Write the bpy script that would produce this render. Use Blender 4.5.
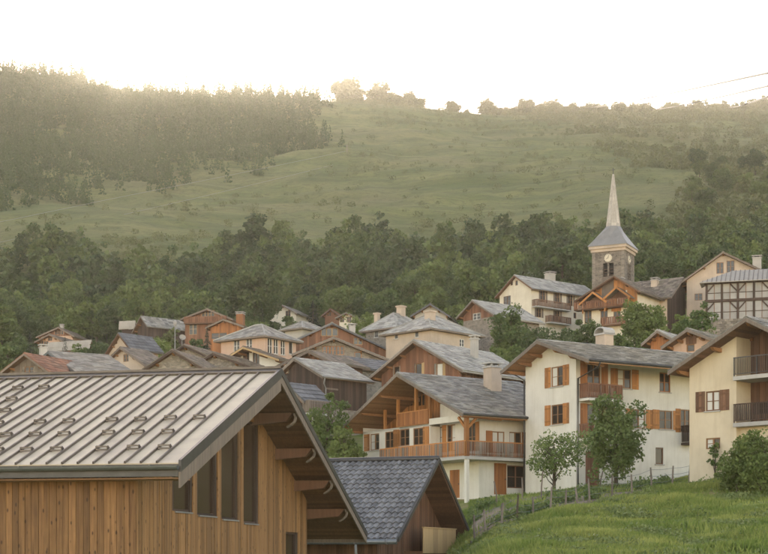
import bpy, math, random
import numpy as np
from mathutils import Vector, Matrix, noise
R = math.radians
random.seed(7)
for o in list(bpy.data.objects): bpy.data.objects.remove(o)
S = bpy.context.scene
C = S.collection

# ------------------------------------------------------------------ camera, world, sun, exposure
FPX, CX, HY = 1500.0, 384.0, 555.0            # focal length, centre and horizon of the photograph in its pixels
cd = bpy.data.cameras.new('camera'); cam = bpy.data.objects.new('camera', cd); C.objects.link(cam)
cd.sensor_width = 36; cd.lens = 36 * FPX / 768; cd.shift_y = (HY - 277) / 768
cd.clip_start = 0.5; cd.clip_end = 20000
cam.location = (0, 0, 0); cam.rotation_euler = (R(90), 0, 0)
S.camera = cam
SUN_AZ, SUN_EL = R(-10.05), R(17.5)
W = bpy.data.worlds.new('World'); S.world = W; W.use_nodes = True
wn = W.node_tree.nodes; wl_ = W.node_tree.links
bgn = wn['Background']; sky = wn.new('ShaderNodeTexSky'); sky.sky_type = 'NISHITA'; sky.sun_disc = False
sky.sun_elevation = SUN_EL; sky.sun_rotation = SUN_AZ
sky.altitude = 1200; sky.air_density = 0.9; sky.dust_density = 0.8; sky.ozone_density = 0.6
wm = wn.new('ShaderNodeMix'); wm.data_type = 'RGBA'; wm.blend_type = 'MULTIPLY'; wm.inputs[0].default_value = 1
wm.inputs[7].default_value = (1.0, 0.725, 0.54, 1)
wl_.new(sky.outputs[0], wm.inputs[6]); wl_.new(wm.outputs[2], bgn.inputs[0])
bgn.inputs[1].default_value = 0.15
sd = bpy.data.lights.new('sun', 'SUN'); sun = bpy.data.objects.new('sun', sd); C.objects.link(sun)
sd.energy = 2.5; sd.angle = R(0.53); sd.color = (1, 0.86, 0.68)
sv = Vector((math.sin(SUN_AZ) * math.cos(SUN_EL), math.cos(SUN_AZ) * math.cos(SUN_EL), math.sin(SUN_EL)))
sun.rotation_euler = sv.to_track_quat('Z', 'Y').to_euler(); sun.location = (-60, 0, 60)
S.render.engine = 'CYCLES'
S.view_settings.view_transform = 'Standard'; S.view_settings.look = 'None'
S.view_settings.exposure = 2.4; S.view_settings.gamma = 1.0
S.view_settings.use_curve_mapping = False
S.cycles.max_bounces = 6; S.cycles.diffuse_bounces = 2; S.cycles.glossy_bounces = 2
S.cycles.transparent_max_bounces = 6; S.cycles.volume_bounces = 1
S.render.resolution_x = 1024; S.render.resolution_y = 739

# ------------------------------------------------------------------ helpers
def at(px, py, D): return Vector(((px - CX) / FPX * D, D, (HY - py) / FPX * D))

def tag(o, label=None, cat=None, group=None, kind=None):
    if label: o['label'] = label
    if cat: o['category'] = cat
    if group: o['group'] = group
    if kind: o['kind'] = kind
    return o

def empty(name, loc, rz=0):
    o = bpy.data.objects.new(name, None); C.objects.link(o); o.location = loc; o.rotation_euler = (0, 0, rz)
    o.empty_display_size = 0.3
    return o

def link_mesh(name, me, parent=None):
    o = bpy.data.objects.new(name, me); C.objects.link(o)
    if parent is not None: o.parent = parent
    return o

class MB:
    def __init__(s): s.v, s.f, s.t = [], [], []
    def add(s, pts, faces, t=None):
        b = len(s.v); s.v.extend([tuple(p) for p in pts])
        if t is None: t = random.random()
        for f in faces: s.f.append(tuple(b + i for i in f)); s.t.append(t)
    def hexa(s, p, t=None):       # 0-3 bottom ccw, 4-7 top
        s.add(p, [(3, 2, 1, 0), (4, 5, 6, 7), (0, 1, 5, 4), (1, 2, 6, 5), (2, 3, 7, 6), (3, 0, 4, 7)], t)
        return s
    def box(s, x0, x1, y0, y1, z0, z1, t=None):
        if x0 > x1: x0, x1 = x1, x0
        if y0 > y1: y0, y1 = y1, y0
        if z0 > z1: z0, z1 = z1, z0
        return s.hexa([(x0, y0, z0), (x1, y0, z0), (x1, y1, z0), (x0, y1, z0), (x0, y0, z1), (x1, y0, z1), (x1, y1, z1), (x0, y1, z1)], t)
    def quad(s, a, b, c, d, t=None): s.add([a, b, c, d], [(0, 1, 2, 3)], t); return s
    def beam(s, p, q, w, h, up=(0, 0, 1), t=None):
        p, q = Vector(p), Vector(q); d = (q - p).normalized(); up = Vector(up)
        if abs(d.dot(up)) > .98: up = Vector((0, 1, 0))
        sx = d.cross(up).normalized() * (w / 2); sz = sx.cross(d).normalized() * (h / 2)
        return s.hexa([p - sx - sz, p + sx - sz, q + sx - sz, q - sx - sz, p - sx + sz, p + sx + sz, q + sx + sz, q - sx + sz], t)
    def tube(s, pts, rad, n=6, t=None, cap=True):
        pts = [Vector(p) for p in pts]
        if not hasattr(rad, '__len__'): rad = [rad] * len(pts)
        vs, fs = [], []
        for i, p in enumerate(pts):
            d = (pts[min(i + 1, len(pts) - 1)] - pts[max(i - 1, 0)]).normalized()
            a = d.cross(Vector((0, 0, 1)) if abs(d.z) < .95 else Vector((1, 0, 0))).normalized(); b = d.cross(a)
            for k in range(n):
                w = 2 * math.pi * k / n; vs.append(p + (a * math.cos(w) + b * math.sin(w)) * rad[i])
        for i in range(len(pts) - 1):
            for k in range(n):
                fs.append((i * n + k, i * n + (k + 1) % n, (i + 1) * n + (k + 1) % n, (i + 1) * n + k))
        if cap: fs.append(tuple(range(n - 1, -1, -1))); fs.append(tuple((len(pts) - 1) * n + k for k in range(n)))
        s.add(vs, fs, t); return s
    def mesh(s, name, mat, smooth=False):
        me = bpy.data.meshes.new(name); me.from_pydata(s.v, [], s.f)
        a = me.attributes.new('tint', 'FLOAT', 'FACE'); a.data.foreach_set('value', np.array(s.t, dtype=np.float32))
        me.materials.append(M[mat] if isinstance(mat, str) else mat)
        if smooth: me.polygons.foreach_set('use_smooth', [True] * len(me.polygons))
        me.update(); return me
    def build(s, name, mat, parent=None, smooth=False, kind=None):
        o = link_mesh(name, s.mesh(name, mat, smooth), parent)
        if kind: o['kind'] = kind
        return o

def np_quads(name, P, tint, mat):
    """P: (N,4,3) array of quads"""
    n = len(P); me = bpy.data.meshes.new(name)
    me.vertices.add(4 * n); me.vertices.foreach_set('co', P.reshape(-1).astype(np.float32))
    me.loops.add(4 * n); me.loops.foreach_set('vertex_index', np.arange(4 * n, dtype=np.int32))
    me.polygons.add(n); me.polygons.foreach_set('loop_start', np.arange(0, 4 * n, 4, dtype=np.int32))
    me.polygons.foreach_set('loop_total', np.full(n, 4, dtype=np.int32))
    a = me.attributes.new('tint', 'FLOAT', 'FACE'); a.data.foreach_set('value', tint.astype(np.float32))
    me.materials.append(M[mat]); me.update(calc_edges=True); return me

# ------------------------------------------------------------------ materials (all procedural)
M = {}
def nmat(name):
    m = bpy.data.materials.new(name); m.use_nodes = True; M[name] = m
    t = m.node_tree; return m, t.nodes, t.links, t.nodes['Principled BSDF']

def surf(name, c1, c2, rough=.85, scale=3.0, tint=.25, bump=.0, bscale=None, stretch=(1, 1, 1), detail=5, spec=.3, metal=0.0, c3=None, s3=.4, w3=.5, contrast=1.0, coords='Object'):
    """two-colour noise mix x per-piece tint, optional third large-scale patch colour, bump"""
    m, n, l, b = nmat(name)
    tc = n.new('ShaderNodeTexCoord'); mp = n.new('ShaderNodeMapping'); mp.inputs[3].default_value = stretch
    l.new(tc.outputs[coords], mp.inputs[0])
    nz = n.new('ShaderNodeTexNoise'); nz.inputs['Scale'].default_value = scale; nz.inputs['Detail'].default_value = detail; nz.inputs['Roughness'].default_value = .62
    l.new(mp.outputs[0], nz.inputs[0])
    rp = n.new('ShaderNodeMapRange'); rp.inputs[1].default_value = .5 - .22 / contrast; rp.inputs[2].default_value = .5 + .22 / contrast
    l.new(nz.outputs[0], rp.inputs[0])
    mx = n.new('ShaderNodeMix'); mx.data_type = 'RGBA'; mx.inputs[6].default_value = (*c1, 1); mx.inputs[7].default_value = (*c2, 1)
    l.new(rp.outputs[0], mx.inputs[0]); out = mx.outputs[2]
    if c3:
        n3 = n.new('ShaderNodeTexNoise'); n3.inputs['Scale'].default_value = s3; n3.inputs['Detail'].default_value = 4; l.new(tc.outputs[coords], n3.inputs[0])
        r3 = n.new('ShaderNodeMapRange'); r3.inputs[1].default_value = .45; r3.inputs[2].default_value = .68; r3.inputs[4].default_value = w3; l.new(n3.outputs[0], r3.inputs[0])
        m3 = n.new('ShaderNodeMix'); m3.data_type = 'RGBA'; m3.inputs[7].default_value = (*c3, 1); l.new(out, m3.inputs[6]); l.new(r3.outputs[0], m3.inputs[0]); out = m3.outputs[2]
    if tint:
        at_ = n.new('ShaderNodeAttribute'); at_.attribute_name = 'tint'
        tr = n.new('ShaderNodeMapRange'); tr.inputs[3].default_value = 1 - tint; tr.inputs[4].default_value = 1 + tint; l.new(at_.outputs['Fac'], tr.inputs[0])
        mm = n.new('ShaderNodeMix'); mm.data_type = 'RGBA'; mm.blend_type = 'MULTIPLY'; mm.inputs[0].default_value = 1
        l.new(out, mm.inputs[6]); l.new(tr.outputs[0], mm.inputs[7]); out = mm.outputs[2]
    l.new(out, b.inputs['Base Color'])
    b.inputs['Roughness'].default_value = rough; b.inputs['Specular IOR Level'].default_value = spec; b.inputs['Metallic'].default_value = metal
    if bump:
        nb = n.new('ShaderNodeTexNoise'); nb.inputs['Scale'].default_value = bscale or scale * 3; nb.inputs['Detail'].default_value = 4; l.new(mp.outputs[0], nb.inputs[0])
        bp = n.new('ShaderNodeBump'); bp.inputs['Strength'].default_value = 1; bp.inputs['Distance'].default_value = bump; l.new(nb.outputs[0], bp.inputs['Height']); l.new(bp.outputs[0], b.inputs['Normal'])
    return m

def stone(name, c1, c2, cm, scale=2.2, bump=.05):
    m, n, l, b = nmat(name)
    tc = n.new('ShaderNodeTexCoord'); mp = n.new('ShaderNodeMapping'); mp.inputs[3].default_value = (1, 1, 1.7); l.new(tc.outputs['Object'], mp.inputs[0])
    nz = n.new('ShaderNodeTexNoise'); nz.inputs['Scale'].default_value = 1.4; l.new(mp.outputs[0], nz.inputs[0])
    va = n.new('ShaderNodeVectorMath'); va.operation = 'MULTIPLY_ADD'; va.inputs[1].default_value = (.35, .35, .35); l.new(nz.outputs['Color'], va.inputs[0]); l.new(mp.outputs[0], va.inputs[2])
    v1 = n.new('ShaderNodeTexVoronoi'); v1.inputs['Scale'].default_value = scale; l.new(va.outputs[0], v1.inputs[0])
    v2 = n.new('ShaderNodeTexVoronoi'); v2.feature = 'DISTANCE_TO_EDGE'; v2.inputs['Scale'].default_value = scale; l.new(va.outputs[0], v2.inputs[0])
    sep = n.new('ShaderNodeSeparateColor'); l.new(v1.outputs['Color'], sep.inputs[0])
    mx = n.new('ShaderNodeMix'); mx.data_type = 'RGBA'; mx.inputs[6].default_value = (*c1, 1); mx.inputs[7].default_value = (*c2, 1); l.new(sep.outputs[0], mx.inputs[0])
    rg = n.new('ShaderNodeMapRange'); rg.inputs[1].default_value = .02; rg.inputs[2].default_value = .12; l.new(v2.outputs[0], rg.inputs[0])
    m2 = n.new('ShaderNodeMix'); m2.data_type = 'RGBA'; m2.inputs[6].default_value = (*cm, 1); l.new(mx.outputs[2], m2.inputs[7]); l.new(rg.outputs[0], m2.inputs[0])
    l.new(m2.outputs[2], b.inputs['Base Color']); b.inputs['Roughness'].default_value = .9; b.inputs['Specular IOR Level'].default_value = .2
    bp = n.new('ShaderNodeBump'); bp.inputs['Distance'].default_value = bump; l.new(rg.outputs[0], bp.inputs['Height']); l.new(bp.outputs[0], b.inputs['Normal'])

def stain(m):
    n, l = m.node_tree.nodes, m.node_tree.links; b = n['Principled BSDF']; src = b.inputs['Base Color'].links[0].from_socket
    tc = n.new('ShaderNodeTexCoord'); mp = n.new('ShaderNodeMapping'); mp.inputs[3].default_value = (2.6, 2.6, .22); l.new(tc.outputs['Object'], mp.inputs[0])
    z = n.new('ShaderNodeTexNoise'); z.inputs['Scale'].default_value = 1.3; z.inputs['Detail'].default_value = 7; z.inputs['Roughness'].default_value = .7; l.new(mp.outputs[0], z.inputs[0])
    r = n.new('ShaderNodeMapRange'); r.inputs[1].default_value = .50; r.inputs[2].default_value = .78; r.inputs[4].default_value = .38; l.new(z.outputs[0], r.inputs[0])
    x = n.new('ShaderNodeMix'); x.data_type = 'RGBA'; x.blend_type = 'MULTIPLY'; x.inputs[7].default_value = (.66, .60, .52, 1); l.new(src, x.inputs[6]); l.new(r.outputs[0], x.inputs[0]); l.new(x.outputs[2], b.inputs['Base Color'])
def knotty(name, c1, c2, tint):
    m = surf(name, c1, c2, scale=1.3, stretch=(11, 11, .6), tint=tint, rough=.65, bump=.006, contrast=1.5, c3=tuple(c * .72 for c in c1), s3=2.2, w3=.6)
    n, l = m.node_tree.nodes, m.node_tree.links; b = n['Principled BSDF']; src = b.inputs['Base Color'].links[0].from_socket
    tc = n.new('ShaderNodeTexCoord'); mp = n.new('ShaderNodeMapping'); mp.inputs[3].default_value = (5.5, 5.5, 2.6); l.new(tc.outputs['Object'], mp.inputs[0])
    v = n.new('ShaderNodeTexVoronoi'); v.inputs['Scale'].default_value = 1.; l.new(mp.outputs[0], v.inputs[0])
    r = n.new('ShaderNodeMapRange'); r.inputs[1].default_value = .10; r.inputs[2].default_value = .20; r.inputs[3].default_value = .85; r.inputs[4].default_value = 0.; l.new(v.outputs['Distance'], r.inputs[0])
    x = n.new('ShaderNodeMix'); x.data_type = 'RGBA'; x.inputs[7].default_value = (.055, .028, .014, 1); l.new(src, x.inputs[6]); l.new(r.outputs[0], x.inputs[0]); l.new(x.outputs[2], b.inputs['Base Color'])
WD = (7, 7, .5)        # wood grain runs up
surf('plaster_white', (.80, .76, .67), (.70, .66, .57), scale=.9, tint=0, bump=.006, bscale=30, c3=(.60, .56, .48), s3=.5, w3=.35)
surf('plaster_cream', (.76, .69, .55), (.68, .61, .48), scale=.9, tint=0, bump=.006, bscale=30, c3=(.55, .48, .37), s3=.6, w3=.4)
surf('plaster_yellow', (.71, .61, .44), (.64, .54, .385), scale=1.2, tint=0, bump=.008, bscale=25, c3=(.55, .45, .30), s3=.5, w3=.5)
surf('plaster_pink', (.62, .43, .32), (.55, .38, .28), scale=1, tint=0, c3=(.45, .33, .25), s3=.5)
surf('plaster_tan', (.58, .47, .36), (.48, .39, .30), scale=.8, tint=0, c3=(.38, .31, .25), s3=.5)
surf('render_grey', (.48, .45, .40), (.38, .36, .32), scale=.8, tint=.1)
surf('render_pale', (.40, .385, .36), (.30, .29, .27), scale=.7, tint=.1)
surf('concrete', (.50, .48, .44), (.38, .36, .33), scale=1.5, tint=.1, bump=.01)
surf('wood_honey', (.46, .205, .062), (.35, .145, .042), scale=1.5, stretch=WD, tint=.30, rough=.6, bump=.004)
surf('wood_orange', (.40, .165, .055), (.28, .112, .038), scale=1.5, stretch=WD, tint=.28, rough=.6, bump=.004)
surf('wood_brown', (.20, .105, .058), (.13, .068, .04), scale=1.5, stretch=WD, tint=.35, rough=.7, bump=.004)
surf('wood_dark', (.085, .055, .04), (.05, .033, .026), scale=1.5, stretch=WD, tint=.35, rough=.75, bump=.004)
surf('wood_red', (.26, .125, .070), (.17, .082, .047), scale=1.5, stretch=WD, tint=.30, rough=.7, bump=.004)
surf('wood_grey', (.25, .20, .16), (.15, .12, .095), scale=1.5, stretch=WD, tint=.25, rough=.8, bump=.004)
surf('wood_pale', (.52, .36, .18), (.42, .28, .13), scale=1.5, stretch=WD, tint=.2, rough=.65, bump=.004)
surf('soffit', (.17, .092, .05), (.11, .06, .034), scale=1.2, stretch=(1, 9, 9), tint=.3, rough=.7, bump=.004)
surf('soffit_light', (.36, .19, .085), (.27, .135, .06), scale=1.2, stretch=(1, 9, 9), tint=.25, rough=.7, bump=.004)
surf('beam', (.36, .18, .075), (.25, .12, .05), scale=1.5, stretch=(6, 6, 6), tint=.2, rough=.65)
surf('window_frame', (.30, .16, .07), (.23, .115, .05), scale=3, tint=.1, rough=.5)
surf('window_white', (.75, .73, .68), (.68, .66, .6), scale=3, tint=.05, rough=.5)
surf('curtain', (.72, .70, .64), (.6, .58, .52), scale=2, stretch=(12, 12, .4), tint=.1)
surf('slate_grey', (.29, .28, .25), (.19, .183, .163), scale=2.5, tint=.42, rough=.62, bump=.01, c3=(.30, .26, .18), s3=.5, w3=.35)
surf('slate_light', (.385, .375, .335), (.285, .277, .247), scale=2.5, tint=.35, rough=.6, bump=.01, c3=(.32, .29, .22), s3=.5, w3=.3)
surf('slate_blue', (.135, .137, .14), (.092, .094, .097), scale=2.5, tint=.3, rough=.55, bump=.006)
surf('slate_brown', (.25, .205, .165), (.16, .13, .105), scale=2, tint=.45, rough=.8, bump=.015, c3=(.13, .13, .07), s3=.7, w3=.45)
surf('tile_dark', (.20, .197, .193), (.125, .123, .12), scale=6, tint=.35, rough=.42, bump=.006, spec=.5)
surf('tile_red', (.32, .15, .085), (.22, .11, .068), scale=2, tint=.35, rough=.8, c3=(.22, .15, .10), s3=.5, w3=.5)
surf('tin', (.42, .38, .32), (.34, .31, .26), scale=1, tint=.1, rough=.55, metal=.2)
surf('metal_roof', (.68, .58, .42), (.59, .495, .35), scale=1.3, tint=.05, rough=.55, metal=.0, spec=.35, bump=.004, bscale=3, c3=(.44, .36, .28), s3=1.1, w3=.55)
surf('metal_seam', (.17, .145, .12), (.12, .10, .085), scale=3, tint=.15, rough=.45, metal=.4)
surf('metal_dark', (.085, .082, .08), (.06, .058, .056), scale=3, tint=.1, rough=.4, metal=.5)
surf('metal_grey', (.19, .20, .21), (.14, .15, .155), scale=3, tint=.1, rough=.4, metal=.6)
surf('zinc', (.27, .265, .255), (.21, .205, .20), scale=1.2, tint=.12, rough=.5, metal=.1)
surf('white_paint', (.80, .78, .74), (.72, .70, .66), scale=3, tint=.05, rough=.5)
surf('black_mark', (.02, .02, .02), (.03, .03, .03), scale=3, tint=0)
surf('spire_stone', (.54, .50, .44), (.42, .39, .34), scale=3.2, tint=.15, bump=.02, c3=(.34, .31, .27), s3=1.5, w3=.4, contrast=1.2)
for _k in ('plaster_white', 'plaster_cream', 'plaster_yellow', 'plaster_tan', 'plaster_pink'): stain(M[_k])
knotty('barn_plank', (.28, .145, .056), (.15, .075, .031), .36)
knotty('barn_gable_plank', (.34, .185, .074), (.21, .11, .044), .30)
surf('bark', (.12, .095, .07), (.07, .055, .042), scale=4, tint=.1, bump=.02, rough=.95)
surf('soil', (.26, .205, .15), (.17, .13, .095), scale=1.5, tint=.1, bump=.05, bscale=4, c3=(.11, .12, .04), s3=.6, w3=.7)
surf('rubble', (.26, .23, .19), (.16, .14, .12), scale=3, tint=.35, bump=.03)
surf('post_wood', (.22, .185, .15), (.14, .115, .095), scale=3, tint=.3, rough=.9)
surf('blossom', (.65, .55, .58), (.5, .4, .45), scale=3, tint=.3)
stone('stone_wall', (.36, .31, .25), (.20, .175, .145), (.31, .28, .235), scale=2.4)
stone('stone_tower', (.28, .24, .195), (.11, .095, .08), (.26, .225, .185), scale=2.0)
m, n, l, b = nmat('glass'); b.inputs['Base Color'].default_value = (.035, .026, .02, 1); b.inputs['Roughness'].default_value = .12; b.inputs['Specular IOR Level'].default_value = .4
m, n, l, b = nmat('glass_brown'); b.inputs['Base Color'].default_value = (.055, .034, .020, 1); b.inputs['Roughness'].default_value = .25; b.inputs['Specular IOR Level'].default_value = .18
m, n, l, b = nmat('glass_far'); b.inputs['Base Color'].default_value = (.05, .045, .04, 1); b.inputs['Roughness'].default_value = .2

def leafmat(name, c1, c2, trans=.25):
    m, n, l, b = nmat(name)
    a = n.new('ShaderNodeAttribute'); a.attribute_name = 'tint'
    oi = n.new('ShaderNodeObjectInfo')
    ad = n.new('ShaderNodeMath'); ad.operation = 'MULTIPLY_ADD'; ad.inputs[1].default_value = .55; l.new(oi.outputs['Random'], ad.inputs[0])
    sc = n.new('ShaderNodeMath'); sc.operation = 'MULTIPLY'; sc.inputs[1].default_value = .6; l.new(a.outputs['Fac'], sc.inputs[0]); l.new(sc.outputs[0], ad.inputs[2])
    mx = n.new('ShaderNodeMix'); mx.data_type = 'RGBA'; mx.inputs[6].default_value = (*c1, 1); mx.inputs[7].default_value = (*c2, 1); l.new(ad.outputs[0], mx.inputs[0])
    l.new(mx.outputs[2], b.inputs['Base Color']); b.inputs['Roughness'].default_value = .6; b.inputs['Specular IOR Level'].default_value = .25
    tr = n.new('ShaderNodeBsdfTranslucent'); l.new(mx.outputs[2], tr.inputs[0])
    ms = n.new('ShaderNodeMixShader'); ms.inputs[0].default_value = trans; l.new(b.outputs[0], ms.inputs[1]); l.new(tr.outputs[0], ms.inputs[2])
    l.new(ms.outputs[0], n['Material Output'].inputs[0])
leafmat('leaf', (.052, .090, .030), (.165, .215, .065))
leafmat('leaf_dark', (.038, .068, .028), (.115, .155, .055))
leafmat('leaf_near', (.050, .095, .030), (.18, .235, .075))
leafmat('leaf_bright', (.075, .12, .03), (.20, .25, .075))
leafmat('needle', (.018, .034, .022), (.050, .075, .038), .15)
leafmat('needle_far', (.030, .058, .018), (.085, .120, .036), .15)
leafmat('grass_blade', (.10, .19, .030), (.46, .47, .14), .4)
leafmat('scrub', (.070, .092, .034), (.17, .185, .070))
leafmat('veg', (.06, .12, .03), (.24, .28, .10))

def ground_mat():
    m, n, l, b = nmat('ground')
    g = n.new('ShaderNodeNewGeometry')
    def nz(scale, det=6, rough=.6):
        x = n.new('ShaderNodeTexNoise'); x.inputs['Scale'].default_value = scale; x.inputs['Detail'].default_value = det; x.inputs['Roughness'].default_value = rough; l.new(g.outputs['Position'], x.inputs[0]); return x.outputs[0]
    def rng(s, a, c, lo=0., hi=1.):
        r = n.new('ShaderNodeMapRange'); r.inputs[1].default_value = a; r.inputs[2].default_value = c; r.inputs[3].default_value = lo; r.inputs[4].default_value = hi; l.new(s, r.inputs[0]); return r.outputs[0]
    def mix(f, a, c):
        x = n.new('ShaderNodeMix'); x.data_type = 'RGBA'
        for s, k in ((a, 6), (c, 7)):
            if isinstance(s, tuple): x.inputs[k].default_value = (*s, 1)
            else: l.new(s, x.inputs[k])
        l.new(f, x.inputs[0]); return x.outputs[2]
    sp = n.new('ShaderNodeSeparateXYZ'); l.new(g.outputs['Position'], sp.inputs[0])
    near = mix(rng(nz(.9), .35, .65), (.11, .175, .030), (.26, .30, .075))
    near = mix(rng(nz(.25, 4), .46, .62, 0, .85), near, (.30, .25, .12))
    mpg = n.new('ShaderNodeMapping'); mpg.inputs[3].default_value = (.016, .075, .075); l.new(g.outputs['Position'], mpg.inputs[0])
    tr = n.new('ShaderNodeTexNoise'); tr.inputs['Scale'].default_value = 1; tr.inputs['Detail'].default_value = 7; tr.inputs['Roughness'].default_value = .68; l.new(mpg.outputs[0], tr.inputs[0])
    hill = mix(rng(nz(.03, 8, .65), .38, .62), (.100, .128, .042), (.180, .190, .066))
    hill = mix(rng(tr.outputs[0], .47, .66, 0, .85), hill, (.080, .100, .036))
    hill = mix(rng(nz(.011, 5), .45, .7, 0, .75), hill, (.195, .178, .082))
    hill = mix(rng(nz(.09, 6, .7), .56, .70, 0, .75), hill, (.062, .080, .030))
    hill = mix(rng(nz(.35, 5, .7), .50, .70, 0, .75), hill, (.075, .09, .036))
    col = mix(rng(sp.outputs['Y'], 105, 170), near, hill)
    l.new(col, b.inputs['Base Color']); b.inputs['Roughness'].default_value = .95; b.inputs['Specular IOR Level'].default_value = .1
    bp = n.new('ShaderNodeBump'); bp.inputs['Distance'].default_value = .8; bp.inputs['Strength'].default_value = .7; l.new(nz(.25, 8, .7), bp.inputs['Height']); l.new(bp.outputs[0], b.inputs['Normal'])
ground_mat()

# ------------------------------------------------------------------ terrain
TPX = np.array([-2600, -700, 0, 200, 384, 500, 620, 768, 1400, 3400], float)
TD = np.array([0, 12, 30, 55, 66, 75, 85, 95, 110, 130, 160, 200, 230, 280, 350, 450, 600, 800, 1000, 1200, 1400, 1900, 3000], float)
rows = {55: [660, 660, 640, 566, 556, 550], 66: [650, 650, 622, 538, 530, 524], 75: [640, 640, 600, 518, 510, 500],
        85: [615, 610, 560, 504, 492, 476], 95: [580, 575, 532, 500, 492, 468], 110: [520, 510, 500, 490, 482, 458],
        130: [455, 452, 445, 440, 430, 415], 160: [420, 410, 402, 395, 385, 370], 200: [392, 386, 376, 366, 352, 338],
        230: [378, 372, 358, 342, 328, 322], 280: [360, 354, 342, 326, 308, 302], 350: [326, 320, 314, 304, 290, 280],
        450: [274, 270, 266, 260, 252, 246], 600: [215, 220, 222, 216, 206, 196], 800: [168, 174, 170, 165, 158, 152],
        1000: [118, 122, 130, 137, 134, 130], 1200: [78, 98, 108, 119, 121, 119]}
TZ = np.zeros((len(TD), len(TPX)))
for i, d in enumerate(TD):
    if d in rows:
        r = rows[d]; z = [(HY - p) / FPX * d for p in r]
        if d == 1200: z[1] = (HY - 101) / FPX * 1200
        TZ[i] = [z[0] + (0 if d < 250 else .02 * d), z[0] + (0 if d < 250 else .015 * d), *z, z[5] + (.0 if d < 250 else .01 * d), z[5]]
    elif d <= 30: TZ[i] = -1.8 if d < 20 else -3.2
    else: TZ[i] = TZ[i - 1] - {1400: 14, 1900: 60, 3000: 160}[int(d)]
def _cr(p0, p1, p2, p3, t): return p1 + .5 * t * (p2 - p0 + t * (2 * p0 - 5 * p1 + 4 * p2 - p3 + t * (3 * (p1 - p2) + p3 - p0)))
def tz(x, y, nz=True):
    y = max(y, 0.); yy = max(y, 8.); px = CX + FPX * x / yy
    px = min(max(px, TPX[0]), TPX[-1]); yc = min(y, 2999.)
    j = min(int(np.searchsorted(TPX, px, 'right')) - 1, len(TPX) - 2); s = (px - TPX[j]) / (TPX[j + 1] - TPX[j]); s = s * s * (3 - 2 * s) * .5 + s * .5
    i = min(int(np.searchsorted(TD, yc, 'right')) - 1, len(TD) - 2); t = (yc - TD[i]) / (TD[i + 1] - TD[i])
    col = TZ[:, j] * (1 - s) + TZ[:, j + 1] * s
    a = lambda k: col[min(max(k, 0), len(TD) - 1)]
    # slopes scaled to the uneven spacing
    h = TD[i + 1] - TD[i]
    m1 = (a(i + 1) - a(i - 1)) / (TD[min(i + 1, len(TD) - 1)] - TD[max(i - 1, 0)]) if i > 0 else (a(i + 1) - a(i)) / h
    m2 = (a(i + 2) - a(i)) / (TD[min(i + 2, len(TD) - 1)] - TD[i]) if i + 2 < len(TD) else (a(i + 1) - a(i)) / h
    t2, t3 = t * t, t * t * t
    z = (2 * t3 - 3 * t2 + 1) * a(i) + (t3 - 2 * t2 + t) * h * m1 + (-2 * t3 + 3 * t2) * a(i + 1) + (t3 - t2) * h * m2
    if nz:
        k = min(max((y - 280) / 200, 0), 1)
        z += (.22 * noise.noise((x * .12, y * .12, 1)) + .08 * noise.noise((x * .5, y * .5, 4))) * (1 - k)
        if k > 0:
            z += k * (7 * noise.noise((x * .008, y * .008, 2)) + 3.2 * noise.noise((x * .024, y * .024, 5)) + 1.5 * noise.noise((x * .07, y * .07, 8)) + 2.2 * noise.noise((x * .012, y * .045, 12))) * (1 if y < 1000 else max(.25, 1 - (y - 1000) / 200))
    return float(z)
def ground_pt(px, D, dz=0.): x = (px - CX) / FPX * D; return Vector((x, D, tz(x, D) + dz))

def build_terrain():
    ys = np.concatenate([np.arange(-40, 44, 6), np.arange(44, 125, 1.1), np.arange(125, 300, 4), np.arange(300, 1000, 6.5), np.arange(1000, 1420, 7), np.array([1450, 1550, 1700, 1900, 2200, 2600, 2900])])
    xs = np.concatenate([np.arange(-2400, -400, 60), np.arange(-400, -60, 7), np.arange(-60, 60, 1.3), np.arange(60, 400, 7), np.arange(400, 2401, 60)])
    V = [(x, y, tz(x, y)) for y in ys for x in xs]; nx = len(xs)
    Fc = [(j * nx + i, j * nx + i + 1, (j + 1) * nx + i + 1, (j + 1) * nx + i) for j in range(len(ys) - 1) for i in range(nx - 1)]
    me = bpy.data.meshes.new('ground'); me.from_pydata(V, [], Fc); me.materials.append(M['ground'])
    me.polygons.foreach_set('use_smooth', [True] * len(Fc)); me.update()
    tag(link_mesh('ground', me), 'grassy mountainside rising from the meadow to the ridge', kind='structure')
build_terrain()

# ------------------------------------------------------------------ house kit
def wall_strip(mb, P, a0, a1, zb, top, holes, brk=(), rev=.16):
    """wall between a0..a1, P(a,d,z)->xyz, with real window openings and reveals"""
    xs = sorted(set([a0, a1] + [b for b in brk if a0 < b < a1] + [q for h in holes for q in h[:2] if a0 < q < a1]))
    for p, q in zip(xs, xs[1:]):
        if q - p < 1e-5: continue
        mid = (p + q) / 2; hs = sorted([(h[2], h[3]) for h in holes if h[0] < mid < h[1]]); z = zb
        for z0, z1 in hs:
            if z0 > z: mb.quad(P(p, 0, z), P(q, 0, z), P(q, 0, z0), P(p, 0, z0), .5)
            z = max(z, z1)
        tp, tq = top(p), top(q)
        if max(tp, tq) > z: mb.quad(P(p, 0, min(z, tp)), P(q, 0, min(z, tq)), P(q, 0, tq), P(p, 0, tp), .5)
    for a, b, z0, z1 in [h[:4] for h in holes]:
        mb.quad(P(a, 0, z0), P(b, 0, z0), P(b, -rev, z0), P(a, -rev, z0), .5); mb.quad(P(a, 0, z1), P(b, 0, z1), P(b, -rev, z1), P(a, -rev, z1), .5)
        mb.quad(P(a, 0, z0), P(a, 0, z1), P(a, -rev, z1), P(a, -rev, z0), .5); mb.quad(P(b, 0, z0), P(b, 0, z1), P(b, -rev, z1), P(b, -rev, z0), .5)

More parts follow.
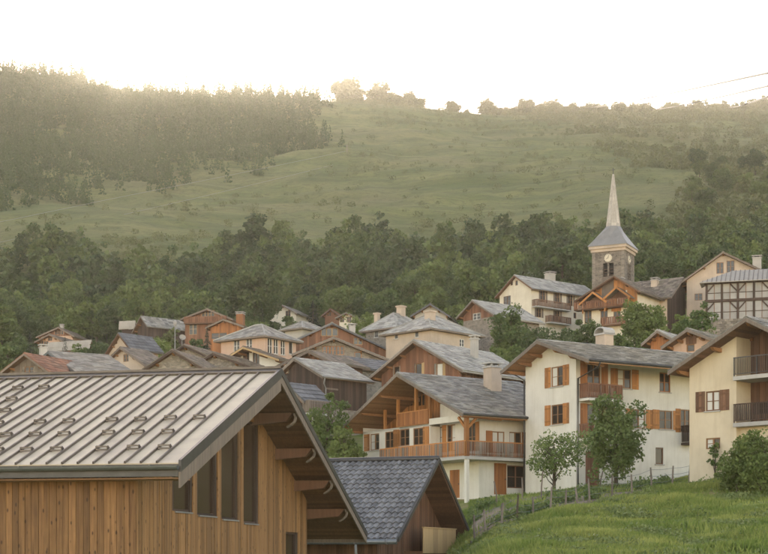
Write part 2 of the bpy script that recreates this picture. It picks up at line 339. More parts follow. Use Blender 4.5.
class House:
    def __init__(s, name, label, cat, apex, eL, eR, D, psi, L=10., rear=None, of=1., ol=.8, orr=.8, ob=.5, wall='plaster_cream', roof='slate_grey', th=.16, sof='soffit', dz=-.4, group=None, tile=(.42, .5), base=None):
        s.psi = R(psi); u = (math.cos(s.psi), math.sin(s.psi)); v = (-u[1], u[0]); A = at(*apex, D)
        def hit(d, e):
            q = (e[0] - CX) / FPX; k = (A.y * q - A.x) / (d[0] - q * d[1]); return k, (HY - e[1]) / FPX * (A.y + k * d[1])
        sl, zl = hit(u, eL); sr, zr = hit(u, eR)
        if rear: L = hit(v, rear)[0]
        s.wl, s.wr, s.L = -sl, sr, L
        dl, dr = A.z - zl, A.z - zr
        s.of, s.yb = of, L - ob; s.xl, s.xr = -s.wl + ol, s.wr - orr
        cs = [(A.x + a * u[0] + b * v[0], A.y + a * u[1] + b * v[1]) for a in (s.xl, s.xr) for b in (of, s.yb)]
        bz = (min(tz(*c) for c in cs) if base is None else base) + dz
        s.root = empty(name, (A.x, A.y, bz), s.psi); tag(s.root, label, cat, group)
        s.zA = A.z - bz; s.kl, s.kr = dl / s.wl, dr / s.wr; s.th = th
        s.wallm, s.roofm, s.sofm, s.tile = wall, roof, sof, tile
        s.holes = {'F': [], 'R': [], 'L': [], 'B': []}; s.inv = (Matrix.Translation(s.root.location) @ Matrix.Rotation(s.psi, 4, 'Z')).inverted()
        s.base = 0.; s.D = D; s.bz = bz
    def zr(s, x): return s.zA - (s.kl * -x if x < 0 else s.kr * x)            # roof top surface
    def zu(s, x): return s.zr(x) - s.th - .07                                  # underside of soffit
    def P(s, f, off=0.):
        if f == 'F': return lambda a, d, z: (a, s.of + off - d, z)
        if f == 'B': return lambda a, d, z: (a, s.yb + d, z)
        if f == 'R': return lambda a, d, z: (s.xr - off + d, a, z)
        return lambda a, d, z: (s.xl + off - d, a, z)
    def px(s, f, px, py, off=0.):
        o = s.inv @ Vector((0, 0, 0)); d = (s.inv @ at(px, py, 1.)) - o
        k = {'F': lambda: (s.of + off - o.y) / d.y, 'B': lambda: (s.yb - o.y) / d.y, 'R': lambda: (s.xr - off - o.x) / d.x, 'L': lambda: (s.xl + off - o.x) / d.x}[f]()
        p = o + d * k; return (p.x if f in 'FB' else p.y), p.z
    def fbox(s, mb, f, a0, a1, d0, d1, z0, z1, off=0., t=None):
        P = s.P(f, off); p, q = P(a0, d0, z0), P(a1, d1, z1); mb.box(p[0], q[0], p[1], q[1], p[2], q[2], t); return mb
    def win(s, f, cx, cy, w, h, shut='', sm='wood_honey', sw=None, fm='window_frame', glass='glass', off=0., sill=True, door=None, bars=True, parent=None, hole=True, cross=1, curt=False):
        a, z = s.px(f, cx, cy, off); a0, a1, z0, z1 = a - w / 2, a + w / 2, z - h / 2, z + h / 2
        if hole: s.holes[f].append((a0, a1, z0, z1, off))
        pr = parent or s.root
        if door:
            d = MB(); nb = max(2, round(w / .2))
            for i in range(nb): s.fbox(d, f, a0 + w * i / nb + .006, a0 + w * (i + 1) / nb - .006, -.10, -.04 - .006 * (i % 2), z0, z1, off)
            o = d.build('door', door, pr); k = MB(); s.fbox(k, f, a1 - .14, a1 - .10, -.04, .02, z0 + h * .47, z0 + h * .51, off); k.build('handle', 'metal_dark', o); return o
        m = MB(); e = .07
        s.fbox(m, f, a0, a0 + e, -.12, -.05, z0, z1, off, .5); s.fbox(m, f, a1 - e, a1, -.12, -.05, z0, z1, off, .5)
        s.fbox(m, f, a0 + e, a1 - e, -.12, -.05, z0, z0 + e, off, .5); s.fbox(m, f, a0 + e, a1 - e, -.12, -.05, z1 - e, z1, off, .5)
        if bars:
            s.fbox(m, f, a - .05, a + .05, -.118, -.052, z0 + e, z1 - e, off, .5)
            for c in range(cross):
                zz = z0 + h * (c + 1) / (cross + 1)
                s.fbox(m, f, a0 + e, a - .05, -.11, -.06, zz - .018, zz + .018, off, .5); s.fbox(m, f, a + .05, a1 - e, -.11, -.06, zz - .018, zz + .018, off, .5)
        o = m.build('window', fm, pr)
        for q0, q1 in (((a0 + .03, a - .02), (a + .02, a1 - .03)) if bars else ((a0 + .03, a1 - .03),)):
            g = MB(); s.fbox(g, f, q0, q1, -.10, -.09, z0 + .03, z1 - .03, off, .5); g.build('pane', 'curtain' if curt or (glass == 'glass' and random.random() < .22) else glass, o)
        if sill: g = MB(); s.fbox(g, f, a0 - .08, a1 + .08, -.15, .07, z0 - .07, z0 - .003, off); g.build('sill', 'concrete', o)
        sw = sw or w / 2
        for c in shut:
            b0, b1 = (a0 - .03 - sw, a0 - .03) if c == 'L' else (a1 + .03, a1 + .03 + sw); g = MB()
            for i in range(3): s.fbox(g, f, b0 + sw * i / 3 + .004, b0 + sw * (i + 1) / 3 - .004, .012, .045, z0 - .02, z1 + .02, off)
            for zz in (z0 + h * .16, z0 + h * .80): s.fbox(g, f, b0 + .02, b1 - .02, .046, .066, zz, zz + .09, off)
            g.build('shutter', sm, pr)
        return o
    def balcony(s, f, p0, p1, floor, depth=1.1, rail=1.0, off=0., slab='concrete', wood='wood_red', sp=.13, th=.16, ends=True, mat_rail=None, bw=.08, name='balcony', solid=False):
        """p0,p1 image x of both ends on the wall plane; floor = image y of slab top at p0"""
        a0, z = s.px(f, p0, floor, off); a1, _ = s.px(f, p1, floor, off)
        if a0 > a1: a0, a1 = a1, a0
        m = MB(); s.fbox(m, f, a0, a1, .004, depth, z - th, z, off); o = m.build(name, slab, s.root)
        g = MB()
        s.fbox(g, f, a0, a1, depth - .07, depth, z + rail - .08, z + rail, off); s.fbox(g, f, a0, a1, depth - .06, depth - .015, z + .08, z + .14, off)
        if ends:
            for q0, q1 in ((a0, a0 + .07), (a1 - .07, a1)): s.fbox(g, f, q0, q1, .01, depth - .071, z + rail - .08, z + rail, off)
        for q in (a0, a1 - .09): s.fbox(g, f, q, q + .09, depth - .09, depth + .01, z + .003, z + rail - .081, off)
        g.build('rail', mat_rail or wood, o)
        n = max(2, int((a1 - a0 - .2) / sp))
        for i in range(n):
            q = a0 + .1 + (a1 - a0 - .2) * (i + .5) / n; b = MB(); w = bw * random.uniform(.9, 1.1)
            s.fbox(b, f, q - w / 2, q + w / 2, depth - .013, depth + .017, z + .05, z + rail - .09, off); b.build('baluster', wood, o)
        if ends:
            k = max(2, int(depth / sp))
            for q in (a0 - .014, a1 - .014):
                b = MB()
                for i in range(k): d = .06 + (depth - .16) * (i + .5) / k; s.fbox(b, f, q, q + .028, d - bw / 2, d + bw / 2, z + .05, z + rail - .09, off)
                b.build('side_balusters', wood, o)
        return o
    def cladding(s, f, z0, w=.2, mat='wood_brown', off=0., a0=None, a1=None, ztop=None, d=.035):
        m = MB(); P = s.P(f, off); lo, hi = (s.xl, s.xr) if f in 'FB' else (s.of, s.yb)
        a = lo if a0 is None else a0; hi = hi if a1 is None else a1
        top = (lambda q: s.zu(q)) if f in 'FB' else (lambda q: s.zu(s.xr if f == 'R' else s.xl))
        if ztop is not None: tt = top; top = lambda q: min(ztop, tt(q))
        while a < hi - .02:
            b = min(a + w * random.uniform(.85, 1.15), hi); e = d + random.uniform(0, .014); p, q = a + .006, b - .006
            segs = [(z0, None)]
            for h in s.holes[f]:
                if h[0] < q + .02 and h[1] > p - .02 and abs(h[4] - off) < .01:
                    ns = []
                    for (u0, u1) in segs:
                        t_ = top((p + q) / 2) if u1 is None else u1
                        if h[2] > u0: ns.append((u0, min(h[2], t_)))
                        if h[3] < t_: ns.append((h[3], u1))
                    segs = ns
            for u0, u1 in segs:
                tp, tq = (top(p), top(q)) if u1 is None else (u1, u1)
                if min(tp, tq) - u0 < .03: continue
                t_ = random.random(); mm = [P(p, .003, u0), P(q, .003, u0), P(q, e, u0), P(p, e, u0), P(p, .003, tp), P(q, .003, tq), P(q, e, tq), P(p, e, tp)]
                m.hexa(mm, t_)
            a = b
        return m.build('cladding', mat, s.root, kind='stuff')
    def tiles(s, side, row, w, mat, parent, y0=0., y1=None, name='slates', th=.035):
        k = s.kl if side < 0 else s.kr; W_ = s.wl if side < 0 else s.wr; y1 = s.L if y1 is None else y1
        sl = math.sqrt(1 + k * k); n = max(1, int(W_ * sl / row)); m = MB(); nx, nzv = side * k / sl, 1 / sl
        for i in range(n + 1):
            d0, d1 = i * W_ / n, min((i + 1.25) * W_ / n, W_ + .05)
            if i == n: break
            y = y0 - random.random() * w * .5
            while y < y1:
                ww = w * random.uniform(.7, 1.3); p, q = max(y, y0) + .008, min(y + ww, y1) - .008; y += ww
                if q - p < .06: continue
                j = random.uniform(0, .012); jl = random.uniform(-.03, .03)
                def pt(d, yy, hh): x = side * d; return (x + nx * hh, yy, s.zA - k * d + nzv * hh)
                e = d1 + jl
                m.hexa([pt(d0, p, .004), pt(d0, q, .004), pt(e, q, .03 + j), pt(e, p, .03 + j), pt(d0, p, .01 + j), pt(d0, q, .01 + j), pt(e, q, .03 + th + j), pt(e, p, .03 + th + j)])
        return m.build(name, mat, parent, kind='stuff')
    def finish(s, **kw):
        mb = MB(); zt = lambda f: (lambda a: s.zu(a) - .004) if f in 'FB' else (lambda a: s.zu(s.xr if f == 'R' else s.xl) - .004)
        for f in 'FRLB':
            lo, hi = (s.xl, s.xr) if f in 'FB' else (s.of, s.yb)
            wall_strip(mb, s.P(f), lo, hi, s.base, zt(f), [h for h in s.holes[f] if h[4] == 0], brk=(0.,) if f in 'FB' else ())
        s.wall = mb.build('wall', s.wallm, s.root)
        return s.make_roof(**kw)
    def make_roof(s, tiles=True, verge='wood_grey', purlins=0, gut=None, ridge=True, pend=None):
        # roof deck + soffit
        def slab(t0, t1, ins):
            m = MB(); x0, x1, y0, y1 = -s.wl + ins, s.wr - ins, ins, s.L - ins
            for a, b in ((x0, 0.), (0., x1)):
                m.hexa([(a, y0, s.zr(a) - t1), (b, y0, s.zr(b) - t1), (b, y1, s.zr(b) - t1), (a, y1, s.zr(a) - t1), (a, y0, s.zr(a) - t0), (b, y0, s.zr(b) - t0), (b, y1, s.zr(b) - t0), (a, y1, s.zr(a) - t0)], .5)
            return m
        s.roof = slab(0, s.th, 0).build('roof', s.roofm, s.root)
        sf = MB(); x0, x1 = -s.wl + .02, s.wr - .02
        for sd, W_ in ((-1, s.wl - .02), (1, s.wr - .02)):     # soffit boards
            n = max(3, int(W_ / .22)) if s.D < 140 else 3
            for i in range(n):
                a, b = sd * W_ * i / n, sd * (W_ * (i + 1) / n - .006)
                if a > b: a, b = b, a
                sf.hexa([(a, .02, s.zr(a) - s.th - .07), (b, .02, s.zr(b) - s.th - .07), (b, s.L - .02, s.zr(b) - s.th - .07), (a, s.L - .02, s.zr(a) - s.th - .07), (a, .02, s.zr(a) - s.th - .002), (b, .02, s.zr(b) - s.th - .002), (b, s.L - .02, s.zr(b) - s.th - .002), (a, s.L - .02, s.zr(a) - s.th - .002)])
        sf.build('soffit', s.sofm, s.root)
        if tiles:
            for sd in (-1, 1): s.tiles(sd, s.tile[0], s.tile[1], s.roofm, s.roof)
        if ridge:
            m = MB(); y = 0.
            while y < s.L:
                e = min(y + .5, s.L)
                for sd, k in ((-1, s.kl), (1, s.kr)):
                    a = sd * .2; hh = .075; m.hexa([(0, y + .01, s.zA + hh - .03), (a, y + .01, s.zA - k * .2 + hh - .03), (a, e, s.zA - k * .2 + hh - .03), (0, e, s.zA + hh - .03), (0, y + .01, s.zA + hh + .03), (a, y + .01, s.zA - k * .2 + hh + .02), (a, e, s.zA - k * .2 + hh + .0), (0, e, s.zA + hh + .01)])
                y = e
            m.build('ridge_cap', s.roofm, s.roof)
        if verge:
            for yv in (-.045, s.L + .003):
                for sd, W_ in ((-1, s.wl), (1, s.wr)):
                    m = MB(); a, b = 0.002 * sd, sd * W_; h0, h1 = -.05, s.th + .10
                    if a > b: a, b = b, a
                    m.hexa([(a, yv, s.zr(a) - h1), (b, yv, s.zr(b) - h1), (b, yv + .042, s.zr(b) - h1), (a, yv + .042, s.zr(a) - h1), (a, yv, s.zr(a) + h0), (b, yv, s.zr(b) + h0), (b, yv + .042, s.zr(b) + h0), (a, yv + .042, s.zr(a) + h0)])
                    m.build('bargeboard', verge, s.root)
        if purlins:
            for sd, W_ in ((-1, s.wl), (1, s.wr)):
                for i in range(purlins + (1 if sd < 0 else 0)):
                    x = sd * (W_ - .55) * (i + (0 if sd < 0 else 1)) / purlins if not (sd < 0 and i == 0) else 0.
                    m = MB(); z1 = s.zu(abs(x) * sd) - .01 - .10 * (s.kl if sd < 0 else s.kr); y1 = s.of + (pend or .3)
                    m.hexa([(x - .1, .30, z1 - .16), (x + .1, .30, z1 - .16), (x + .1, y1, z1 - .27), (x - .1, y1, z1 - .27), (x - .1, .10, z1), (x + .1, .10, z1), (x + .1, y1, z1), (x - .1, y1, z1)])
                    m.build('purlin', 'beam', s.root)
        if gut:
            for sd, W_ in ((-1, s.wl), (1, s.wr)):
                m = MB(); x = sd * (W_ + .07); z = s.zr(sd * W_) - .05
                m.tube([(x, .02, z), (x, s.L - .02, z)], .085, 8); m.build('gutter', gut, s.root, smooth=True)
        return s
    def chimney(s, cx, topy, w=.8, hgt=2., side=1, mat='plaster_tan', y=None, cap='slab', dep=None):
        """chimney on slope: cx,topy image point of its top, placed at distance y along the ridge"""
        y = s.L * .6 if y is None else y
        o = s.inv @ Vector((0, 0, 0)); d = (s.inv @ at(cx, topy, 1.)) - o; k = (y - o.y) / d.y; p = o + d * k
        dep = dep or w; zb = min(s.zr(p.x - w / 2), s.zr(p.x + w / 2)) - .1; m = MB()
        m.box(p.x - w / 2, p.x + w / 2, y - dep / 2, y + dep / 2, zb, p.z - .25)
        c = m.build('chimney', mat, s.roof)
        m = MB()
        m.box(p.x - w / 2 - .08, p.x + w / 2 + .08, y - dep / 2 - .08, y + dep / 2 + .08, p.z - .247, p.z - .13)
        if cap == 'slab':
            for a in (-1, 1):
                for b in (-1, 1): m.box(p.x + a * w * .36 - .07, p.x + a * w * .36 + .07, y + b * dep * .36 - .07, y + b * dep * .36 + .07, p.z - .128, p.z + .05)
            m.box(p.x - w / 2 - .12, p.x + w / 2 + .12, y - dep / 2 - .12, y + dep / 2 + .12, p.z + .052, p.z + .15)
        elif cap == 'arch':
            pts = []; N = 7; ww = w / 2 + .08
            for i in range(N + 1):
                a = math.pi * i / N; pts.append((p.x - ww * math.cos(a), p.z - .12 + .45 * math.sin(a)))
            for (xa, za), (xb, zb_) in zip(pts, pts[1:]):
                m.hexa([(xa, y - dep / 2 - .08, za - .09), (xb, y - dep / 2 - .08, zb_ - .09), (xb, y + dep / 2 + .08, zb_ - .09), (xa, y + dep / 2 + .08, za - .09), (xa, y - dep / 2 - .08, za), (xb, y - dep / 2 - .08, zb_), (xb, y + dep / 2 + .08, zb_), (xa, y + dep / 2 + .08, za)], .5)
            m.box(p.x - .08, p.x + .08, y - .08, y + .08, p.z - .128, p.z + .22)
        m.build('chimney_cap', 'concrete', s.roof)
        return p

def planks(h, f, z0, wf, mat, parent, a0, a1, off=0., depth=.03, name='plank', gap=.006):
    """each board is an object of its own, cut round the openings"""
    P = h.P(f, off); a = a0
    top = (lambda q: h.zu(q) - .01) if f in 'FB' else (lambda q: h.zu(h.xr if f == 'R' else h.xl) - .01)
    while a < a1 - .03:
        b = min(a + wf(), a1); p, q = a + gap, b - gap; e = depth + random.uniform(0, .02); segs = [(z0, None)]
        for hh in h.holes[f]:
            if hh[0] < q and hh[1] > p and abs(hh[4] - off) < .01:
                ns = []
                for u0, u1 in segs:
                    t_ = top((p + q) / 2) if u1 is None else u1
                    if hh[2] > u0: ns.append((u0, min(hh[2], t_)))
                    if hh[3] < t_: ns.append((hh[3], u1))
                segs = ns
        for u0, u1 in segs:
            tp, tq = (top(p), top(q)) if u1 is None else (u1, u1)
            if min(tp, tq) - u0 < .05: continue
            m = MB(); m.hexa([P(p, .004, u0), P(q, .004, u0), P(q, e, u0), P(p, e, u0), P(p, .004, tp), P(q, .004, tq), P(q, e, tq), P(p, e, tp)])
            m.build(name, mat, parent)
        a = b

# ------------------------------------------------------------------ foreground barn with the pale metal roof
def barn():
    h = House('barn', 'large timber barn in the foreground with pale standing-seam metal roof', 'barn', (279, 371), (178, 463), (365, 534), 50, 78.5, L=17, of=1.55, ol=1.0, orr=3.9, ob=.8, th=.16, base=-4.2, dz=0)
    r = h.root; k = h.kl; sp = .452
    # windows in the gable, tops follow the roof
    wins = []
    for x0, x1, yb in ((173.5, 190, 511), (197.5, 214.5, 515), (221.5, 236.5, 519), (243, 256.5, 523)):
        a, zb = h.px('F', x0, yb); b, _ = h.px('F', x1, yb); zt = min(h.zu(a), h.zu(b)) - .25
        h.holes['F'].append((a, b, zb, zt, 0.)); wins.append((a, b, zb, zt))
    a, zt = h.px('F', 286, 532); b, _ = h.px('F', 296, 532); h.holes['F'].append((a, b, zt - 2.1, zt, 0.)); wins.append((a, b, zt - 2.1, zt))
    mb = MB()
    for f in 'FRLB':
        lo, hi = (h.xl, h.xr) if f in 'FB' else (h.of, h.yb)
        top = (lambda q: h.zu(q) - .02) if f in 'FB' else (lambda q, f=f: h.zu(h.xr if f == 'R' else h.xl) - .02)
        wall_strip(mb, h.P(f), lo, hi, 0, top, h.holes[f], brk=(0.,) if f in 'FB' else ())
    wall = mb.build('wall', 'wood_dark', r)
    for a, b, z0, z1 in wins:
        m = MB(); e = .07
        for q in ((a, a + e, z0, z1), (b - e, b, z0, z1), (a + e, b - e, z0, z0 + e), (a + e, b - e, z1 - e, z1)): h.fbox(m, 'F', q[0], q[1], -.14, -.03, q[2], q[3])
        w = m.build('window', 'wood_dark', r)
        m = MB(); h.fbox(m, 'F', a + .03, b - .03, -.10, -.09, z0 + .03, z1 - .03); m.build('pane', 'glass_brown', w)
        m = MB(); h.fbox(m, 'F', a - .04, b + .04, -.10, .09, z0 - .05, z0 - .004); m.build('sill', 'zinc', w)
    planks(h, 'L', 0., lambda: random.choice((.16, .19, .19, .22)), 'barn_plank', wall, h.of, 13.2, depth=.03)
    xs = h.px('F', 171, 520)[0]
    planks(h, 'F', 0., lambda: random.choice((.085, .1, .12)), 'barn_gable_plank', wall, h.xl - .035, xs, depth=.03)
    planks(h, 'F', 0., lambda: random.choice((.16, .2, .24, .3)), 'barn_gable_plank', wall, xs, h.xr, depth=.03)
    # roof sheets and seams
    edges = [-.02, .60]
    while edges[-1] < h.L: edges.append(edges[-1] + sp)
    sl = math.sqrt(1 + k * k); nx, nzv = -k / sl, 1 / sl
    pt = lambda d, y, hh: (-d + nx * hh, y, h.zA - k * d + nzv * hh)
    W_ = h.wl
    for y0, y1 in zip(edges, edges[1:]):
        m = MB(); m.hexa([pt(0, y0, -.03), pt(W_, y0, -.03), pt(W_, y1 - .004, -.03), pt(0, y1 - .004, -.03), pt(0, y0, 0), pt(W_, y0, random.uniform(0, .006)), pt(W_, y1 - .004, random.uniform(0, .006)), pt(0, y1 - .004, 0)])
        m.build('roof_panel', 'metal_roof', r)
        if y1 < h.L - .2:
            m = MB(); m.hexa([pt(.12, y1 - .028, 0), pt(W_, y1 - .028, 0), pt(W_, y1 + .028, 0), pt(.12, y1 + .028, 0), pt(.12, y1 - .02, .07), pt(W_, y1 - .02, .07), pt(W_, y1 + .02, .07), pt(.12, y1 + .02, .07)])
            m.build('roof_seam', 'metal_seam', r)
    # deck under the sheets, rear slope, soffit boards
    m = MB()
    for a, b in ((-W_ + .02, 0.), (0., h.wr)):
        t0 = .032 if a < -.01 else 0.
        m.hexa([(a, 0, h.zr(a) - .16), (b, 0, h.zr(b) - .16), (b, h.L, h.zr(b) - .16), (a, h.L, h.zr(a) - .16), (a, 0, h.zr(a) - t0), (b, 0, h.zr(b) - t0), (b, h.L, h.zr(b) - t0), (a, h.L, h.zr(a) - t0)], .5)
    h.roof = m.build('roof_deck', 'metal_dark', r)
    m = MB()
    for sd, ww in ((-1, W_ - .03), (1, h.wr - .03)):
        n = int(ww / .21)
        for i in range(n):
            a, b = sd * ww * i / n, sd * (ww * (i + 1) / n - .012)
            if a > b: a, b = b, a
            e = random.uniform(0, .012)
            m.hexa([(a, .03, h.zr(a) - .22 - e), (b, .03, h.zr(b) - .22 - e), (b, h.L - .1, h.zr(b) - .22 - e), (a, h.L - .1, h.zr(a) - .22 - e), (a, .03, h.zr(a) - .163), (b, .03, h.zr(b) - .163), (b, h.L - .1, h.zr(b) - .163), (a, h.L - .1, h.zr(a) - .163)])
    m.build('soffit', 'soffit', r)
    # ridge cap: two folded strips with a raised lip
    m = MB()
    for sd, kk in ((-1, h.kl), (1, h.kr)):
        m.hexa([(0, -.06, h.zA + .05), (sd * .32, -.06, h.zA - kk * .32 + .05), (sd * .32, h.L, h.zA - kk * .32 + .05), (0, h.L, h.zA + .05), (0, -.06, h.zA + .085), (sd * .32, -.06, h.zA - kk * .32 + .085), (sd * .32, h.L, h.zA - kk * .32 + .085), (0, h.L, h.zA + .085)], .5)
    m.box(-.05, .05, -.06, h.L, h.zA + .086, h.zA + .16, .5)
    m.build('ridge_cap', 'metal_seam', r)
    # verge flashing and bargeboards
    for sd, ww, kk, hf, hb in ((-1, W_, h.kl, .30, .36), (1, h.wr, h.kr, .20, .20)):
        a, b = sd * .003, sd * (ww + .03)
        def strip(y0, y1, u0, u1, mat, name):
            m = MB(); m.hexa([(a, y0, h.zr(a) - u1), (b, y0, h.zr(b) - u1), (b, y1, h.zr(b) - u1), (a, y1, h.zr(a) - u1), (a, y0, h.zr(a) + u0), (b, y0, h.zr(b) + u0), (b, y1, h.zr(b) + u0), (a, y1, h.zr(a) + u0)], .5); return m.build(name, mat, r)
        strip(-.10, -.022, .09, hf - .07, 'metal_dark', 'verge_flashing')
        strip(-.075, -.025, -(hf - .066), hf + hb, 'wood_grey', 'bargeboard')
    # eave fascia, gutter and brackets on the camera side, and on the rear
    for sd, ww, kk in ((-1, W_, h.kl), (1, h.wr, h.kr)):
        xe = sd * (ww + .012); ze = h.zr(sd * ww)
        m = MB(); m.box(xe, xe + sd * .04, -.02, h.L - .3, ze - .36, ze - .05); m.build('fascia', 'metal_dark' if sd < 0 else 'wood_grey', r)
        m = MB(); N = 8; xg = xe + sd * .14; rr = .115
        for i in range(N):
            a0, a1 = math.pi * i / N, math.pi * (i + 1) / N
            q = lambda a, rad, y: (xg + rad * math.cos(a), y, ze - .08 - rad * math.sin(a))
            m.hexa([q(a0, rr, -.05), q(a1, rr, -.05), q(a1, rr, h.L - .3), q(a0, rr, h.L - .3), q(a0, rr - .012, -.05), q(a1, rr - .012, -.05), q(a1, rr - .012, h.L - .3), q(a0, rr - .012, h.L - .3)], .5)
        m.quad(*[(xg + rr * math.cos(a), -.049, ze - .08 - rr * math.sin(a)) for a in (0, math.pi / 3, 2 * math.pi / 3, math.pi)], .5)
        g = m.build('gutter', 'metal_grey', r)
        for i in range(10):
            y = .7 + i * 1.25; mm = MB(); mm.box(xg - .13, xg + .13, y, y + .03, ze - .075, ze - .055); mm.build('gutter_bracket', 'metal_grey', g)
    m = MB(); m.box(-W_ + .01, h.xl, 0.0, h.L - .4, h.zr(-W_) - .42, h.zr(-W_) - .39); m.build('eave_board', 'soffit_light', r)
    # purlins with their pale carved ends
    for x in (-8.6, -5.9, -3.1, -.45, 2.3, 5.0, 7.7, 10.3):
        if x > h.wr - .6: continue
        kk = h.kl if x < 0 else -h.kr; z1 = min(h.zu(x - .13), h.zu(x + .13)) - .015
        m = MB(); m.hexa([(x - .13, .35, z1 - .30), (x + .13, .35, z1 - .30), (x + .13, h.of + .2, z1 - .42), (x - .13, h.of + .2, z1 - .42), (x - .13, .12, z1), (x + .13, .12, z1), (x + .13, h.of + .2, z1), (x - .13, h.of + .2, z1)])
        p = m.build('purlin', 'wood_brown', r)
        m = MB(); pts = [(x, .10, z1 - .02), (x, .03, z1 - .15), (x, .07, z1 - .30), (x, .20, z1 - .42), (x, .34, z1 - .50)]
        for q0, q1 in zip(pts, pts[1:]): m.beam(q0, q1, .20, .05, up=(0, 1, .3))
        m.build('carved_end', 'wood_grey', p)
    # snow guards in staggered rows
    def guard(px, py):
        # image point on the slope plane
        o = h.inv @ Vector((0, 0, 0)); d = (h.inv @ at(px, py, 1.)) - o
        t = (h.zA + k * o.x - o.z) / (d.z - k * d.x); p = o + d * t; dd = -p.x
        e = min(edges[1:-1], key=lambda q: abs(q + sp / 2 - p.y)); y0, y1 = e + .05, e + sp - .05
        m = MB()
        for y in (y0, y1 - .03): m.hexa([pt(dd - .16, y, 0), pt(dd + .05, y, 0), pt(dd + .05, y + .03, 0), pt(dd - .16, y + .03, 0), pt(dd - .03, y, .15), pt(dd + .05, y, .15), pt(dd + .05, y + .03, .15), pt(dd - .03, y + .03, .15)], .5)
        m.beam(pt(dd + .03, y0, .13), pt(dd + .03, y1, .13), .045, .045); m.beam(pt(dd + .05, y0, .05), pt(dd + .05, y1, .05), .03, .05)
        m.build('snow_guard', 'metal_seam', r)
    for x, y in [(21, 390), (48, 389), (15, 401), (9, 412.5), (2, 425), (45, 424), (75, 423), (106, 422), (136, 421.5), (167, 420), (197, 419.5), (9, 437), (40, 436.5), (70, 436), (102, 435), (133, 434.5), (164, 434), (2, 452), (31, 452), (63, 451.5), (95, 451), (127, 450), (160, 449.5)]: guard(x, y)
barn()

# ------------------------------------------------------------------ small building with grey pan tiles
def tile_house():
    h = House('outbuilding', 'low dark timber outbuilding with wavy grey tile roof beside the barn', 'outbuilding', (438, 460), (397, 539), (477, 553), 72, 70.5, L=11, of=1.3, ol=.9, orr=.9, wall='wood_dark', base=-3.4, dz=0, th=.14)
    h.finish(tiles=False, verge='wood_brown', ridge=False)
    r = h.root; h.cladding('F', 0, w=.16, mat='wood_brown'); h.cladding('L', 0, w=.18, mat='wood_brown')
    # pan tiles: wavy profile, each tile lapping the one below
    for side, W_, k in ((-1, h.wl, h.kl), (1, h.wr, h.kr)):
        sl = math.sqrt(1 + k * k); n = 16; w = .30; nx, nzv = side * k / sl, 1 / sl; m = MB()
        pt = lambda d, y, hh: (side * d + nx * hh, y, h.zA - k * d + nzv * hh)
        prof = [(0, .03), (.18, .075), (.38, .09), (.56, .06), (.75, .018), (1.0, .022)]
        for i in range(n):
            d0, d1 = W_ * i / n, W_ * (i + 1.12) / n
            for j in range(int(h.L / w)):
                y = j * w + .02; t = random.random(); vs, fs = [], []
                for a, hh in prof: vs += [pt(d0, y + a * w, hh - .02), pt(d1, y + a * w, hh + .045), pt(d1, y + a * w, hh - .01)]
                for q in range(len(prof) - 1): b = 3 * q; fs += [(b, b + 1, b + 4, b + 3), (b + 1, b + 2, b + 5, b + 4)]
                m.add(vs, fs, t)
        m.build('pan_tiles', 'tile_dark', h.roof, kind='stuff')
    m = MB(); m.tube([(0, -.05, h.zA + .08), (0, h.L, h.zA + .08)], .13, 8); m.build('ridge_cap', 'metal_dark', h.roof, smooth=True)
    for sd, W_ in ((-1, h.wl), (1, h.wr)):
        m = MB(); a, b = sd * .003, sd * (W_ + .02)
        m.hexa([(a, -.10, h.zr(a) - .12), (b, -.10, h.zr(b) - .12), (b, -.05, h.zr(b) - .12), (a, -.05, h.zr(a) - .12), (a, -.10, h.zr(a) + .10), (b, -.10, h.zr(b) + .10), (b, -.05, h.zr(b) + .10), (a, -.05, h.zr(a) + .10)], .5); m.build('verge_flashing', 'metal_dark', r)
        x = sd * (W_ + .13); z = h.zr(sd * W_) - .12
        m = MB(); m.tube([(x, -.03, z), (x, h.L - .1, z)], .13, 10); g = m.build('gutter', 'metal_grey', r, smooth=True)
        for i in range(6): m = MB(); m.tube([(x, .4 + i * 1.5, z), (x, .46 + i * 1.5, z)], .145, 10); m.build('gutter_bracket', 'zinc', g)
    x = -(h.wl + .13); z = h.zr(-h.wl) - .12
    m = MB(); m.tube([(x, 1.9, z - .1), (x + .02, 1.9, z - .5), (x + .6, 1.9, z - 1.0), (x + .6, 1.9, -.2)], .06, 8); m.build('downpipe', 'zinc', r, smooth=True)
    # pale boarded balcony front on the gable
    a0, zt = h.px('F', 414, 528, -.55); a1, _ = h.px('F', 447, 534, -.55); bal = empty('balcony', (0, 0, 0)); bal.parent = r
    m = MB(); m.box(a0, a1, .32, h.of - .05, zt - 1.25, zt - 1.1); m.build('floor', 'wood_brown', bal)
    nb = 7
    for i in range(nb): m = MB(); m.box(a0 + (a1 - a0) * i / nb + .005, a0 + (a1 - a0) * (i + 1) / nb - .005, .28, .315, zt - 1.2, zt); m.build('board', 'wood_pale', bal)
    m = MB(); m.box(a0 - .03, a1 + .03, .24, .35, zt + .003, zt + .05); m.build('rail', 'wood_pale', bal)
tile_house()

